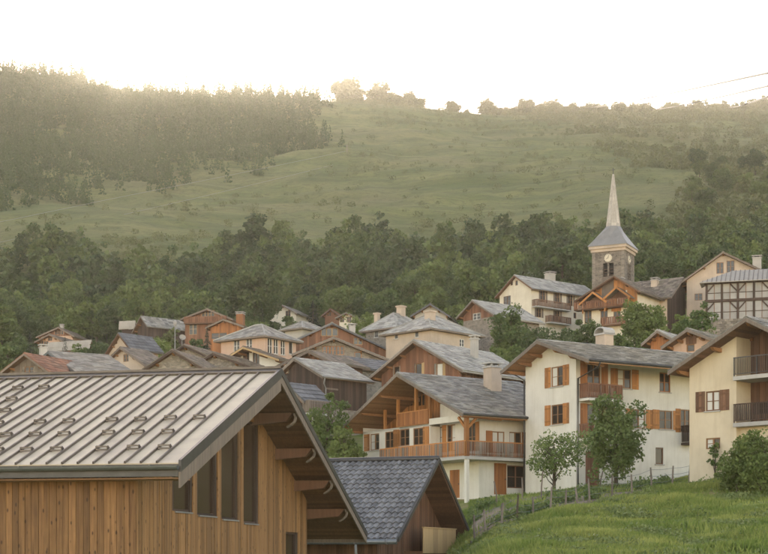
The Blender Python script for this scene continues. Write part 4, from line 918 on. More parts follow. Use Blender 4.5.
# ------------------------------------------------------------------ church
def church():
    psi = R(-26); A = at(624.3, 250, 225); zg = tz(A.x, A.y) - 2; r = empty('church_tower', (A.x, A.y, zg), psi)
    tag(r, 'stone church bell tower with clock faces and tall pointed pale spire', 'church tower')
    w = 5.0; top = A.z - zg; inv = (Matrix.Translation(r.location) @ Matrix.Rotation(psi, 4, 'Z')).inverted()
    P = {'F': lambda a, d, z: (a, -d, z), 'R': lambda a, d, z: (d, a + w, z), 'L': lambda a, d, z: (-w - d, a + w, z), 'B': lambda a, d, z: (a, w + d, z)}
    mb = MB(); c = -w / 2
    for f in P:
        hs = [(c - .85, c + .85, top - 4.4, top - 1.75), (c - .2, c + .2, top - 8.6, top - 7.4)]
        wall_strip(mb, P[f], -w, 0, 0, lambda a: top, hs, rev=.5)
    mb.build('wall', 'stone_tower', r)
    mb = MB(); mb.box(-w + .55, -.55, .55, w - .55, top - 5.2, top - 1.5); mb.build('belfry_dark_block', 'black_mark', r)  # near-black solid block; its colour stands in for the unlit belfry interior
    for f in P:      # stone mullion, louvres, clock
        m = MB()
        for a0, a1 in ((c - .75, c - .1), (c + .1, c + .75)):
            for i in range(5): q = P[f](a0, -.3, top - 4.5 + i * .45); e = P[f](a1, -.12, top - 4.38 + i * .45); m.box(q[0], e[0], q[1], e[1], q[2], e[2])
        m.build('louvre', 'wood_dark', r)
        m = MB(); q, e = P[f](c - .1, -.4, top - 4.4), P[f](c + .1, .02, top - 1.75); m.box(q[0], e[0], q[1], e[1], q[2], e[2]); m.build('mullion', 'stone_tower', r)
        m = MB()
        for sd in (-1, 1): q, e = P[f](c + sd * w / 2 - sd * .02, -.3, 0), P[f](c + sd * (w / 2 - .45), .06, top - .02); m.box(q[0], e[0], q[1], e[1], q[2], e[2])
        m.build('quoin', 'stone_wall', r)
        m = MB(); N = 20; zc = top - 1.0; rr = .60
        m.add([P[f](c + rr * math.cos(2 * math.pi * i / N), .10, zc + rr * math.sin(2 * math.pi * i / N)) for i in range(N)] + [P[f](c + rr * math.cos(2 * math.pi * i / N), .0, zc + rr * math.sin(2 * math.pi * i / N)) for i in range(N)], [tuple(range(N))] + [(i, (i + 1) % N, N + (i + 1) % N, N + i) for i in range(N)], .5)
        k = m.build('clock', 'plaster_cream', r)
        m = MB(); m.beam(P[f](c, .13, zc), P[f](c + .09, .13, zc + .44), .07, .03); m.beam(P[f](c, .13, zc), P[f](c - .30, .13, zc - .12), .08, .03); m.build('hands', 'black_mark', k)
        m = MB()
        for i in range(12): a = math.pi * i / 6; m.beam(P[f](c + .47 * math.cos(a), .12, zc + .47 * math.sin(a)), P[f](c + .57 * math.cos(a), .12, zc + .57 * math.sin(a)), .05, .03)
        m.build('hour_marks', 'black_mark', k)
    # cornice, flared lower roof, octagonal spire, cross
    m = MB(); o = .45
    m.box(-w - .2, .2, -.2, w + .2, top + .002, top + .45); m.box(-w - o, o, -o, w + o, top + .452, top + .85); m.build('cornice', 'plaster_tan', r)
    z0 = top + .85; zs = z0 + 3.3; cx_, cy_ = -w / 2, w / 2; rb = 1.05
    def ring(rad, z, n=8, sq=False):
        if sq: return [(cx_ + sx * rad, cy_ + sy * rad, z) for sx, sy in ((-1, -1), (0, -1), (1, -1), (1, 0), (1, 1), (0, 1), (-1, 1), (-1, 0))]
        return [(cx_ + rad * math.cos(-math.pi * 3 / 4 + math.pi * 2 * i / n) * 1.0, cy_ + rad * math.sin(-math.pi * 3 / 4 + math.pi * 2 * i / n), z) for i in range(n)]
    rs = [ring(w / 2 + o + .12, z0, sq=True), ring(w / 2 + o + .12, z0 + .1, sq=True), ring(w / 2 - .2, z0 + 1.15, sq=True), ring(rb * 1.12, zs)]
    m = MB(); m.add([p for g in rs for p in g], [(i * 8 + k, i * 8 + (k + 1) % 8, i * 8 + 8 + (k + 1) % 8, i * 8 + 8 + k) for i in range(3) for k in range(8)] + [tuple(range(7, -1, -1))], .5); lower = m.build('lower_roof', 'zinc', r)
    m = MB(); n = 14; H = (HY - 172) / FPX * (225 + 2) - zg - zs
    for i in range(n):        # courses of stone, one slightly proud of the next
        t0, t1 = i / n, (i + 1) / n; f0, f1 = rb * (1 - t0 * .965), rb * (1 - t1 * .965)
        a, b = ring(f0 + .02, zs - .05 + H * t0), ring(f1 + .02, zs - .05 + H * t1)
        for k in range(8): m.quad(a[k], a[(k + 1) % 8], b[(k + 1) % 8], b[k])
    sp = m.build('spire', 'spire_stone', r)
    m = MB(); zt = zs + H
    m.tube([(cx_, cy_, zt - .3), (cx_, cy_, zt + 1.0)], .05, 6); m.beam((cx_ - .3, cy_, zt + .65), (cx_ + .3, cy_, zt + .65), .07, .07); m.build('cross', 'metal_dark', sp)
    for k in range(8):
        m = MB(); a, b = ring(rb + .05, zs)[k], ring(.08, zs + H)[k]; m.beam(a, b, .11, .11); m.build('spire_rib', 'spire_stone', sp)
church()

# chalet with twin dormers below the church
def dormer_chalet():
    h = House('dormer_chalet', 'wooden chalet with twin small gables and red balconies below the church', 'chalet', (614, 275.5), (574, 301), (640, 291), 206, -34, L=9, of=.9, ol=.9, orr=.8, wall='plaster_cream', roof='slate_brown', tile=(.5, .6), dz=-2)
    for cx, cy, w, hh in ((600, 300, 1.2, 1.8), (588, 317, 1.1, 1.8), (604, 317, 1.1, 1.8), (617, 317, 1.1, 1.6), (622, 297, 1.1, 1.8)): h.win('F', cx, cy, w, hh, '', glass='glass_far', sill=False)
    h.finish(purlins=2, verge='wood_brown'); zc = h.px('F', 600, 308)[1]; h.cladding('F', zc, w=.28, mat='wood_honey')
    m = MB(); a, z = h.px('F', 608, 288); h.fbox(m, 'F', a - .9, a + .9, .05, .12, z - 1.2, z + 1.6); m.build('grey_panel', 'wood_grey', h.root)
    h.balcony('F', 578, 630, 311, depth=1.3, wood='wood_red', slab='wood_brown', sp=.28, bw=.2)
    h.balcony('F', 605, 626, 326, depth=1.2, wood='wood_red', slab='wood_brown', sp=.28, bw=.2)
    for cx, ty in ((594, 292), (617.5, 287)):       # little gables sheltering the balcony
        a, z = h.px('F', cx, ty, -1.1); d = empty('dormer', (0, 0, 0)); d.parent = h.root
        y0, y1, hw, dr = h.of - 1.5, h.of + 2.6, 2.1, 1.55
        m = MB()
        for sd in (-1, 1):
            p, q = (a, z), (a + sd * hw, z - dr)
            m.hexa([(p[0], y0, p[1] - .14), (q[0], y0, q[1] - .14), (q[0], y1, q[1] - .14), (p[0], y1, p[1] - .14), (p[0], y0, p[1]), (q[0], y0, q[1]), (q[0], y1, q[1]), (p[0], y1, p[1])])
        m.build('dormer_roof', 'slate_grey', d)
        for sd in (-1, 1): m = MB(); m.beam((a, y0 - .04, z - .12), (a + sd * hw, y0 - .04, z - dr - .12), .06, .26, up=(0, 0, 1)); m.build('bargeboard', 'wood_honey', d)
        m = MB(); m.add([(a - hw * .8, h.of - .1, z - dr * .85), (a + hw * .8, h.of - .1, z - dr * .85), (a, h.of - .1, z - .15)], [(0, 1, 2)]); m.build('gable_infill', 'wood_brown', d)
        for sd in (-1, 1): m = MB(); m.box(a + sd * hw * .8 - .08, a + sd * hw * .8 + .08, y0 + .25, y0 + .41, z - dr - 1.3, z - dr * .82 - .1); m.build('post', 'wood_honey', d)
    h.chimney(620, 279, w=.9, y=h.L * .5, mat='render_grey')
dormer_chalet()

# ------------------------------------------------------------------ big house with the timber gallery, right
def gallery_house():
    h = simple('gallery_house', 'large pale house with dark gable roof behind the timber gallery', 'house', (723, 251.5), (682, 281), (792, 284), 212, -16, 'plaster_tan', 'slate_brown', L=12, wins=[('F', 720, 268, 1.0, 1.6), ('F', 730.5, 266.5, 1.1, 1.7), ('F', 698.5, 297, 1.1, 1.0)], chim=[(757, 257, 1.2, .3)], of=.7)
    D = 203; psi = R(-16); A = at(706, 322, D); r = empty('timber_gallery', (A.x, A.y, A.z), psi); tag(r, 'two-storey dark timber gallery with pale tin roof and glazed bays', 'gallery')
    Ln, ht, dp = 15.0, 5.35, 3.2
    cols = [0.06, 2.1, 4.2, 6.3, 8.4, 10.5, 12.6, 14.9]
    for i, x in enumerate(cols): m = MB(); m.box(x - .14, x + .14, 0, .28, 0, ht) if i % 2 == 0 else m.box(x - .08, x + .08, .05, .21, 0, ht); m.build('post', 'wood_dark', r)
    for zz, e in ((0., .28), (2.62, .36), (ht - .27, .27)): m = MB(); m.box(-.2, Ln + .2, -.03, .285, zz, zz + e); m.build('beam', 'wood_dark', r)
    for i, x in enumerate(cols[::2]):
        for sd in (-1, 1):
            for zt in (2.62, ht - .27):
                if x + sd * 1.0 < -.1: continue
                m = MB(); m.beam((x, .1, zt - 1.15), (x + sd * 1.0, .1, zt - .05), .16, .16); m.build('brace', 'wood_dark', r)
    for a, b in zip(cols, cols[1:]):
        for z0, z1 in ((.28, 2.62), (2.98, ht - .27)):
            mz = z0 + (z1 - z0) * .42; m = MB()
            for q in ((a + .15, (a + b) / 2 - .04, z0 + .03, mz - .05), ((a + b) / 2 + .04, b - .15, z0 + .03, mz - .05), (a + .15, (a + b) / 2 - .04, mz + .05, z1 - .03), ((a + b) / 2 + .04, b - .15, mz + .05, z1 - .03)): m.box(q[0], q[1], .16, .18, q[2], q[3])
            m.build('panel', 'render_pale', r)
            m = MB(); m.box(a + .14, b - .14, .12, .2, mz - .05, mz + .05); m.build('mid_rail', 'wood_dark', r)
            m = MB(); m.box((a + b) / 2 - .04, (a + b) / 2 + .04, .125, .2, z0, z1); m.build('mid_post', 'wood_brown', r)
    for y0 in (dp,):
        m = MB(); m.box(-.05, .2, .3, dp, 0, ht); m.box(-.05, Ln, dp - .2, dp, 0, ht + 1.2); m.build('back_wall', 'plaster_tan', r)
    m = MB(); m.box(-.3, Ln + .3, -.25, dp + .5, -3.5, -.005); m.build('stone_base', 'stone_wall', r)
    # tin roof: hipped at the left end, with upstanding seams
    e = .8; zt = ht + 2.0; V = [(-e, -e, ht - .1), (Ln + e, -e, ht - .1), (Ln + e, dp, zt), (3.4, dp, zt), (-e, dp, ht - .1)]
    m = MB(); m.add(V + [(x, y, z - .1) for x, y, z in V], [(0, 1, 2, 3), (0, 3, 4), (5, 8, 7, 6), (5, 9, 8), (0, 5, 6, 1), (0, 4, 9, 5)], .5); ro = m.build('roof', 'tin', r)
    k = (zt - ht + .1) / (dp + e)
    for i in range(27):
        x = -.4 + i * .6; y1 = dp if x > 3.4 else -e + (dp + e) * max(0, (x + e)) / (3.4 + e)
        m = MB(); m.beam((x, -e - .01, ht - .05), (x, y1, ht - .05 + k * (y1 + e)), .07, .1); m.build('seam', 'metal_seam', ro)
gallery_house()
# retaining wall below it
m = MB()
A = at(690, 333, 196)
for i in range(9):
    for j in range(46): m.box(j * .55 + (i % 2) * .27 + .01, j * .55 + (i % 2) * .27 + .53 + random.uniform(-.02, .0), random.uniform(-.04, .04), .5, i * .32, i * .32 + .30)
wl2 = empty('retaining_wall', (A.x, A.y, A.z - 1.2), R(-14)); tag(wl2, 'stone retaining wall under the timber gallery', 'wall')
m.build('stones', 'rubble', wl2, kind='stuff'); m = MB(); m.box(0.02, 25, .06, .9, -1, 2.7); m.build('core', 'stone_wall', wl2)

# ------------------------------------------------------------------ vegetation
def rot_quads(cent, size, rng, up=.0):
    n = len(cent); a = rng.normal(size=(n, 3)); a /= np.linalg.norm(a, axis=1)[:, None]
    b = rng.normal(size=(n, 3)); b[:, 2] += up; b -= (b * a).sum(1)[:, None] * a; b /= np.linalg.norm(b, axis=1)[:, None]
    s = (size * rng.uniform(.6, 1.3, n))[:, None] if np.isscalar(size) else size[:, None]
    a, b = a * s * .5, b * s * .5 * rng.uniform(.55, .95, n)[:, None]
    return np.stack([cent - a * .9, cent - b, cent + a, cent + b], 1)

def crown(name, hgt, rad, nclump, nleaf, leaf, seed, mat='leaf', z0=.28, shape=1.0, flat=.8):
    rng = np.random.default_rng(seed); C_ = []; T = []; tips = []
    zc, rz = hgt * (z0 + 1) / 2, hgt * (1 - z0) / 2
    for i in range(nclump):
        d = rng.normal(size=3); d /= np.linalg.norm(d); k = rng.uniform(.35, 1.0) ** .6 * (1 + .75 * noise.noise((d[0] * 1.6 + seed * 7.3, d[1] * 1.6, d[2] * 1.6)))
        p = d * k * np.array([rad, rad, rz]) * .80
        if p[2] < 0: p[:2] *= 1 - .25 * abs(p[2]) / rz
        else: p[:2] *= 1 - .25 * shape * p[2] / rz
        p[2] += zc; tips.append(p); cr = rad * rng.uniform(.16, .40); m_ = int(nleaf * rng.uniform(.6, 1.4))
        q = rng.normal(size=(m_, 3)); q /= np.linalg.norm(q, axis=1)[:, None]; q *= (rng.uniform(.2, 1, m_) ** .45)[:, None] * cr * np.array([1, 1, flat])
        C_.append(p + q); T.append(np.clip(rng.uniform(.1, .9) + rng.normal(size=m_) * .18, 0, 1))
    cent = np.concatenate(C_); t = np.concatenate(T)
    return np_quads(name, rot_quads(cent, leaf, rng), t, mat), tips

def trunk_mesh(name, hgt, tips, r0, seed, n=10, z0=.3, lean=0.):
    rnd = random.Random(seed); m = MB(); mid = Vector((lean * hgt, 0, hgt * .55))
    m.tube([(0, 0, -.8), (0, 0, .05), (lean * hgt * .4, rnd.uniform(-.1, .1), hgt * .3), mid, (lean * hgt, .1, hgt * .8)], [r0 * 1.5, r0 * 1.15, r0 * .85, r0 * .5, r0 * .15], 8)
    for p in rnd.sample(tips, min(n, len(tips))):
        p = Vector(p); st = Vector((lean * hgt * .5, 0, min(max(p.z - hgt * .22, hgt * .16), hgt * .62))); mdl = st.lerp(p, .5) + Vector((0, 0, -.04 * hgt * rnd.random()))
        m.tube([st, mdl, p], [r0 * .42, r0 * .25, r0 * .07], 5)
    return m.mesh(name, 'bark', True)

def conifer_mesh(hgt, rad, seed, mat='needle', layers=24, per=60, leaf=.8):
    rng = np.random.default_rng(seed); P = []; T = []
    for i in range(layers):
        t = i / (layers - 1); z = hgt * (.06 + .92 * t); r = rad * (1 - t) ** .85 * rng.uniform(.85, 1.12) + .12; n = max(6, int(per * (1 - t * .75)))
        a = rng.uniform(0, 2 * np.pi, n); k = rng.uniform(.25, 1, n) ** .6
        c = np.stack([np.cos(a) * r * k, np.sin(a) * r * k, z - k * r * .30 + rng.normal(size=n) * .12], 1)
        out = np.stack([np.cos(a), np.sin(a), -.38 + 0 * a], 1); sd = np.stack([-np.sin(a), np.cos(a), rng.normal(size=n) * .25], 1)
        s = leaf * rng.uniform(.6, 1.2, n)[:, None] * (1 - t * .55)
        P.append(np.stack([c - out * s * .6, c + sd * s * .42, c + out * s * .75, c - sd * s * .42], 1)); T.append(np.clip(rng.uniform(.1, .7) + rng.normal(size=n) * .2, 0, 1))
    return np_quads('crown', np.concatenate(P), np.concatenate(T), mat)

VAR = []
for i, (hh, rr, nc, sh) in enumerate(((11, 4.3, 46, .6), (13, 4.0, 50, 1.0), (9.5, 4.0, 40, .3), (14.5, 4.6, 56, 1.2), (10, 3.2, 36, 1.4))):
    cm, tips = crown('crown', hh, rr, nc, 125, .60, 100 + i, 'leaf' if i % 2 == 0 else 'leaf_dark', z0=.14, shape=sh); VAR.append((cm, trunk_mesh('trunk', hh, tips, .20, i, 8), hh, rr))
CON = [(conifer_mesh(h_, r_, 50 + i), h_) for i, (h_, r_) in enumerate(((14, 2.9), (17, 3.3), (11, 2.6)))]
cmt = MB(); cmt.tube([(0, 0, -.8), (0, 0, 6), (0, 0, 13)], [.28, .18, .04], 7); CTR = cmt.mesh('trunk', 'bark', True)

def put_tree(name, label, cat, loc, cm, tm, sc=(1, 1, 1), rz=0., group=None):
    e = empty(name, loc, rz); e.scale = sc; tag(e, label, cat, group)
    link_mesh('crown', cm, e)
    if tm: link_mesh('trunk', tm, e)
    return e

# wood on the slope behind the village: each tree a thing
rnd = random.Random(3); pts = []
def free(x, y, md):
    return all((x - a) ** 2 + (y - b) ** 2 > md * md for a, b in pts)
houses_xy = [(o.location.x, o.location.y) for o in C.objects if o.parent is None and o.type == 'EMPTY']
tries = 0
grid = {}
def free(x, y, md):
    gx, gy = int(x // 6), int(y // 6)
    return all((x - a) ** 2 + (y - b) ** 2 > md * md for i in (-1, 0, 1) for j in (-1, 0, 1) for a, b in grid.get((gx + i, gy + j), ()))
while len(pts) < 1050 and tries < 40000:
    tries += 1; D = rnd.uniform(258, 470); px = rnd.uniform(-40, 810); x = (px - CX) / FPX * D
    lo = 300 if px < 330 else (285 if px < 480 else 262)
    if D < lo - 18 * rnd.random(): continue
    if px < 330 and D > 425 + 22 * math.sin(px * .03): continue
    if 380 < px < 470 and D > 450: continue
    if any((x - a) ** 2 + (D - b) ** 2 < 12 ** 2 for a, b in houses_xy): continue
    if not free(x, D, 5.1): continue
    if any(a - 7 < px < b + 7 and D < dd + 6 for a, b, dd in ((33, 76, 287), (264, 299, 322), (319, 359, 307), (130, 170, 265))): continue
    pts.append((x, D)); grid.setdefault((int(x // 6), int(D // 6)), []).append((x, D))
pts.sort(key=lambda q: q[1]); far = pts[285:]; pts = pts[:285]
def mass():
    rng = np.random.default_rng(77); lo = []
    for i, (hh, rr, nc, sh) in enumerate(((11, 4.3, 30, .6), (13, 4.0, 32, 1.0), (9.5, 4.0, 28, .3), (14.5, 4.3, 34, 1.3))):
        me, _ = crown('tmp', hh, rr, nc, 32, 1.05, 400 + i, 'leaf', z0=.06, shape=sh); k = len(me.vertices); co = np.empty(k * 3); me.vertices.foreach_get('co', co); tt = np.empty(k // 4); me.attributes['tint'].data.foreach_get('value', tt); lo.append((co.reshape(-1, 4, 3), tt)); bpy.data.meshes.remove(me)
    for nm, mt, lab, par in (('wood', 'leaf', 'upper rows of lighter broadleaf trees in the wood behind the village', 0), ('wood', 'leaf_dark', 'upper rows of darker broadleaf trees in the wood behind the village', 1)):
        P, T = [], []
        for i, (x, y) in enumerate(far):
            if i % 2 != par: continue
            q, t = lo[int(rng.integers(4))]; s_ = rng.uniform(.45, .95) if rng.random() < .84 else rng.uniform(.95, 1.25); k = s_ * rng.uniform(.9, 1.2); a = rng.uniform(0, 6.28); ca, sa = math.cos(a), math.sin(a)
            P.append(np.stack([(q[..., 0] * ca - q[..., 1] * sa) * k + x, (q[..., 0] * sa + q[..., 1] * ca) * k + y, q[..., 2] * s_ + tz(x, y) - .3], -1)); T.append(np.clip(t * .7 + rng.uniform(-.25, .7), 0, 1))
        tag(link_mesh(nm, np_quads(nm, np.concatenate(P), np.concatenate(T), mt)), lab, 'wood', kind='stuff')
mass()
for x, y in pts:
    if rnd.random() < .07 and x < 20:
        c, hh = CON[rnd.randrange(3)]; s = rnd.uniform(.5, .8)
        put_tree('conifer', 'dark conifer standing among broadleaf trees in wood behind village', 'tree', (x, y, tz(x, y)), c, CTR, (s, s, s), rnd.uniform(0, 6.28), 'conifers in the wood'); continue
    c, t, hh, rr = VAR[rnd.randrange(5)]; s = rnd.uniform(.45, .95) if rnd.random() < .84 else rnd.uniform(.95, 1.3); k = s * rnd.uniform(.8, 1.2)
    qx = CX + FPX * x / y; zone = 'above the leftmost roofs' if qx < 130 else 'above the red-brown and pink houses' if qx < 300 else 'above the village centre' if qx < 480 else 'behind the cream house and church' if qx < 640 else 'behind the timber gallery'
    row = 'front-row' if y < 330 else 'mid-slope' if y < 395 else 'back-row'
    put_tree('broadleaf_tree', f'{row} {("bright", "dark", "bright", "dark", "bright")[[v[0] for v in VAR].index(c)]} green broadleaf tree in the wood {zone}', 'tree', (x, y, tz(x, y) - .3), c, t, (k, k, s), rnd.uniform(0, 6.28), f'{row} wood trees {zone}')

# trees along the skyline
SKV = []
for i, (hh, rr, sh) in enumerate(((10, 5.0, .3), (12, 5.0, .6), (9, 5.0, .1), (13, 5.6, .7), (10, 4.2, 1.0))):
    cm, tips = crown('crown', hh, rr, 60, 60, .95, 500 + i, 'scrub', z0=.04, shape=sh); SKV.append((cm, trunk_mesh('trunk', hh, tips, .25, i, 6), hh, rr))
SK = [(345, 16, 0), (356, 10, 2), (378, 17, 3), (391, 10, 2), (410, 9, 2), (419, 7, 0), (452, 9, 0), (467, 5, 4), (488, 10, 2), (503, 6, 0), (527, 12, 0), (540, 8, 2), (553, 13, 3), (573, 10, 4), (588, 9, 2), (602, 10, 0), (620, 11, 0), (633, 9, 2), (646, 11, 4), (661, 9, 1), (672, 12, 0), (684, 10, 1), (697, 13, 3), (712, 9, 2), (722, 12, 0), (735, 10, 4), (748, 11, 2), (762, 14, 0), (779, 12, 1)]
for i, (px, hh, v) in enumerate(SK + [(p_ + rnd.uniform(-3, 3), rnd.uniform(5, 9), rnd.randrange(5)) for p_ in list(range(340, 420, 10)) + list(range(500, 790, 7))]):
    D = 1190 + rnd.uniform(-8, 12); c, t, h0, r0 = SKV[v]; s = hh / h0 * 1.35; p = ground_pt(px, D, -.8)
    put_tree('skyline_tree', 'small round tree silhouetted on the ridge against bright sky', 'tree', p, c, t, (s * 1.15, s * 1.15, s), rnd.uniform(0, 6), 'trees along the ridge line')
for px in (3, 9, 16, 25, 36, 44, 52, 60, 70, 76, 84, 93):
    c, hh = CON[rnd.randrange(3)]; s = rnd.uniform(.65, 1.05); p = ground_pt(px + rnd.uniform(-2, 2), 1188)
    put_tree('skyline_conifer', 'small conifer silhouetted on the ridge left of the sun', 'tree', p, c, CTR, (s, s, s), rnd.uniform(0, 6), 'conifers along the ridge line')

# conifer plantation on the upper left slope, one dark mass
def plantation():
    rng = np.random.default_rng(5); data = []
    def spire(hh, rr):
        m_ = 80; t = rng.uniform(0, 1, m_) ** 1.25; a = rng.uniform(0, 2 * np.pi, m_); r = rr * (1 - t) ** .9 * rng.uniform(.3, 1, m_) ** .5 + .1
        c = np.stack([np.cos(a) * r, np.sin(a) * r, hh * (.05 + .93 * t)], 1); return rot_quads(c, 1.55 * (1 - .55 * t) * rng.uniform(.7, 1.2, m_), rng, up=2.2), np.clip(rng.uniform(.2, .6) + rng.normal(size=m_) * .2, 0, 1)
    base = []; data = [spire(10, 2.4), spire(11.5, 2.2), spire(9, 2.6), spire(10.5, 2.0)]
    for b in base:
        n = len(b.vertices); co = np.empty(n * 3); b.vertices.foreach_get('co', co); tt = np.empty(n // 4); b.attributes['tint'].data.foreach_get('value', tt); data.append((co.reshape(-1, 4, 3), tt)); bpy.data.meshes.remove(b)
    P, T = [], []; k = 0
    while k < 3200:
        px = rng.uniform(-120, 345); D = rng.uniform(600, 1192); lim = 640 + max(px, 0) / 330 * 235 + 14 * math.sin(px * .07)
        edge = 314 + 14 * math.sin(D * .03) + rng.normal() * 9 - (D > 1100) * 6; lim += rng.normal() * 22
        if D < lim or px > edge: continue
        k += 1; x = (px - CX) / FPX * D; z = tz(x, D); q, t = data[int(rng.integers(4))]; s = rng.uniform(.8, 1.6) * (.75 + .25 * (D > 900)) * (.45 if D > 1110 and 92 < px < 145 else .7 if D > 1130 and px > 92 else 1.); a = rng.uniform(0, 6.28); ca, sa = math.cos(a), math.sin(a)
        r = q.copy(); r[..., 0], r[..., 1] = q[..., 0] * ca - q[..., 1] * sa, q[..., 0] * sa + q[..., 1] * ca
        P.append(r * s + np.array([x, D, z])); T.append(np.clip(t * .6 + rng.uniform(0, .5), 0, 1))
    tag(link_mesh('conifer_plantation', np_quads('conifer_plantation', np.concatenate(P), np.concatenate(T), 'needle_far')), 'dense conifer plantation covering the upper left slope', 'wood', kind='stuff')
plantation()

# scrub and copses scattered over the hill
def scrub():
    rng = np.random.default_rng(9); P, T = [], []; k = 0
    while k < 3000:
        px = rng.uniform(-60, 830); D = rng.uniform(430, 1185); x = (px - CX) / FPX * D
        n1 = noise.noise((x * .012, D * .006, 3)); n2 = noise.noise((x * .03, D * .015, 7))
        dens = .05 + max(0, n1) * .5 + max(0, n2) * .3
        right = (D > 730 and px > 525 + (1185 - D) * .26 + 14 * math.sin(D * .05)) or px > 688 + 16 * math.sin(D * .03) or (D < 520 and px > 600)
        if right: dens += .30
        if D > 1050 and px > 330: dens += .35 if D < 1150 else 1.0 * (px > 490 or px < 425)
        if 430 < D < 520: dens += .25
        if px < 330 and D > 600 + max(px, 0) / 330 * 225: dens = 0
        if rng.random() > dens: continue
        k += 1; z = tz(x, D); big = right and rng.random() < .6
        r = rng.uniform(1.0, 2.2) if not big else rng.uniform(2.0, 4.2); m_ = 70 if not big else 120
        q = rng.normal(size=(m_, 3)); q /= np.linalg.norm(q, axis=1)[:, None]; q *= (rng.uniform(.3, 1, m_) ** .5)[:, None] * np.array([r, r, r * rng.uniform(.55, 1.1)]); q[:, 2] += r * .5
        P.append(rot_quads(q + np.array([x, D, z]), r * .36, rng)); T.append(np.clip(rng.uniform(.1, .8) + rng.normal(size=m_) * .15, 0, 1))
    tag(link_mesh('hillside_scrub', np_quads('hillside_scrub', np.concatenate(P), np.concatenate(T), 'scrub')), 'scattered scrub and bushes over the open hillside', 'scrub', kind='stuff')
scrub()
# bigger trees standing on the right-hand hillside
k = 0; pp = []
while k < 34:
    px = rnd.uniform(560, 790); D = rnd.uniform(470, 760); x = (px - CX) / FPX * D
    if px < 690 and D > 515: continue
    if any((x - a) ** 2 + (D - b) ** 2 < 64 for a, b in pp): continue
    pp.append((x, D)); k += 1; c, t, hh, rr = VAR[rnd.randrange(5)]; s = rnd.uniform(.6, 1.05)
    put_tree('hillside_tree', 'broadleaf tree in the loose copse on the right-hand hillside', 'tree', (x, D, tz(x, D) - .3), c, t, (s, s, s * .9), rnd.uniform(0, 6), 'trees of the right-hand hillside copse')

# ------------------------------------------------------------------ trees and shrubs inside the village
def grown(name, label, cat, px, D, topy, width, n, leaf, seed, mat='leaf_near', z0=.12, shape=.6, lean=0., nl=90, r0=None, limbs=10, dz=-.1, flat=.8):
    p = ground_pt(px, D, dz); hh = (HY - topy) / FPX * D - p.z; rr = width / 2
    cm, tips = crown('crown', hh, rr, n, nl, leaf, seed, mat, z0=z0, shape=shape, flat=flat)
    return put_tree(name, label, cat, p, cm, trunk_mesh('trunk', hh, tips, r0 or hh * .022, seed, limbs, lean=lean), rz=0)
grown('fruit_tree', 'small open fruit tree before the gap between cream chalet and white house', 'tree', 554, 90, 427.5, 4.2, 44, .17, 201, z0=.24, shape=.0, nl=64, r0=.11, limbs=24, lean=.0)
grown('garden_tree', 'dense dark green tree in front of the white house facade', 'tree', 616, 96, 390, 4.5, 80, .20, 202, 'leaf_near', z0=.06, shape=1.1, nl=120, r0=.13)
grown('shrub', 'large leafy shrub before the yellow house, cut by the right edge', 'shrub', 760, 77, 427, 3.9, 75, .16, 203, 'leaf_bright', z0=.0, shape=.2, nl=110)
grown('shrub', 'medium leafy shrub left of the large one before yellow house', 'shrub', 737, 78, 446, 2.8, 52, .15, 204, 'leaf_bright', z0=.0, shape=.2, nl=90)
grown('shrub', 'slim young shrub against the left corner of the yellow wall', 'shrub', 715, 84, 437, 1.3, 18, .13, 205, 'leaf_bright', z0=.15, shape=.2, nl=40)
grown('tree', 'bright green tree behind grey tile roof, left of cream chalet', 'tree', 327, 113, 397, 4.4, 55, .22, 206, 'leaf_bright', z0=.0, shape=.9, nl=110)
grown('tree', 'lower bright green tree touching the left eave of cream chalet', 'tree', 344, 110, 414, 3.2, 45, .2, 207, 'leaf_bright', z0=.0, shape=.6, nl=100)
grown('tree', 'tall green tree below the cream house balcony, left of white house', 'tree', 511, 168, 303, 6.4, 80, .34, 208, 'leaf', z0=.0, shape=.6, nl=110)
grown('tree', 'rounded dark tree right of the tall one below cream house', 'tree', 542, 160, 318, 5.4, 60, .32, 209, 'leaf_dark', z0=.0, shape=.4, nl=100)
grown('tree', 'broad low tree over the gap between brown chalet and white house', 'tree', 500, 150, 336, 5.0, 60, .30, 210, 'leaf', z0=.0, shape=.4, nl=100)
grown('tree', 'dark rounded tree below the red balconies', 'tree', 587, 178, 318, 5.2, 55, .34, 211, 'leaf_dark', z0=.0, shape=.4, nl=100)
grown('tree', 'dark low tree behind the white house ridge, left of chimney', 'tree', 566, 150, 331, 4.2, 50, .3, 212, 'leaf_dark', z0=.0, shape=.3, nl=90)
grown('tree', 'large green tree behind the white house, right of its chimney', 'tree', 641, 172, 294, 6.4, 75, .34, 213, 'leaf', z0=.0, shape=.5, nl=110)
grown('tree', 'bright bushy tree under the timber gallery, left one', 'tree', 681, 160, 304, 3.6, 50, .30, 214, 'leaf_bright', z0=.0, shape=.4, nl=90)
grown('tree', 'rounded green tree directly under the timber gallery', 'tree', 699, 156, 302, 4.4, 60, .30, 215, 'leaf_near', z0=.0, shape=.3, nl=100)
grown('tree', 'small green tree below the red balconies right of the dark one', 'tree', 617, 165, 322, 4.0, 45, .3, 216, 'leaf', z0=.0, shape=.4, nl=90)
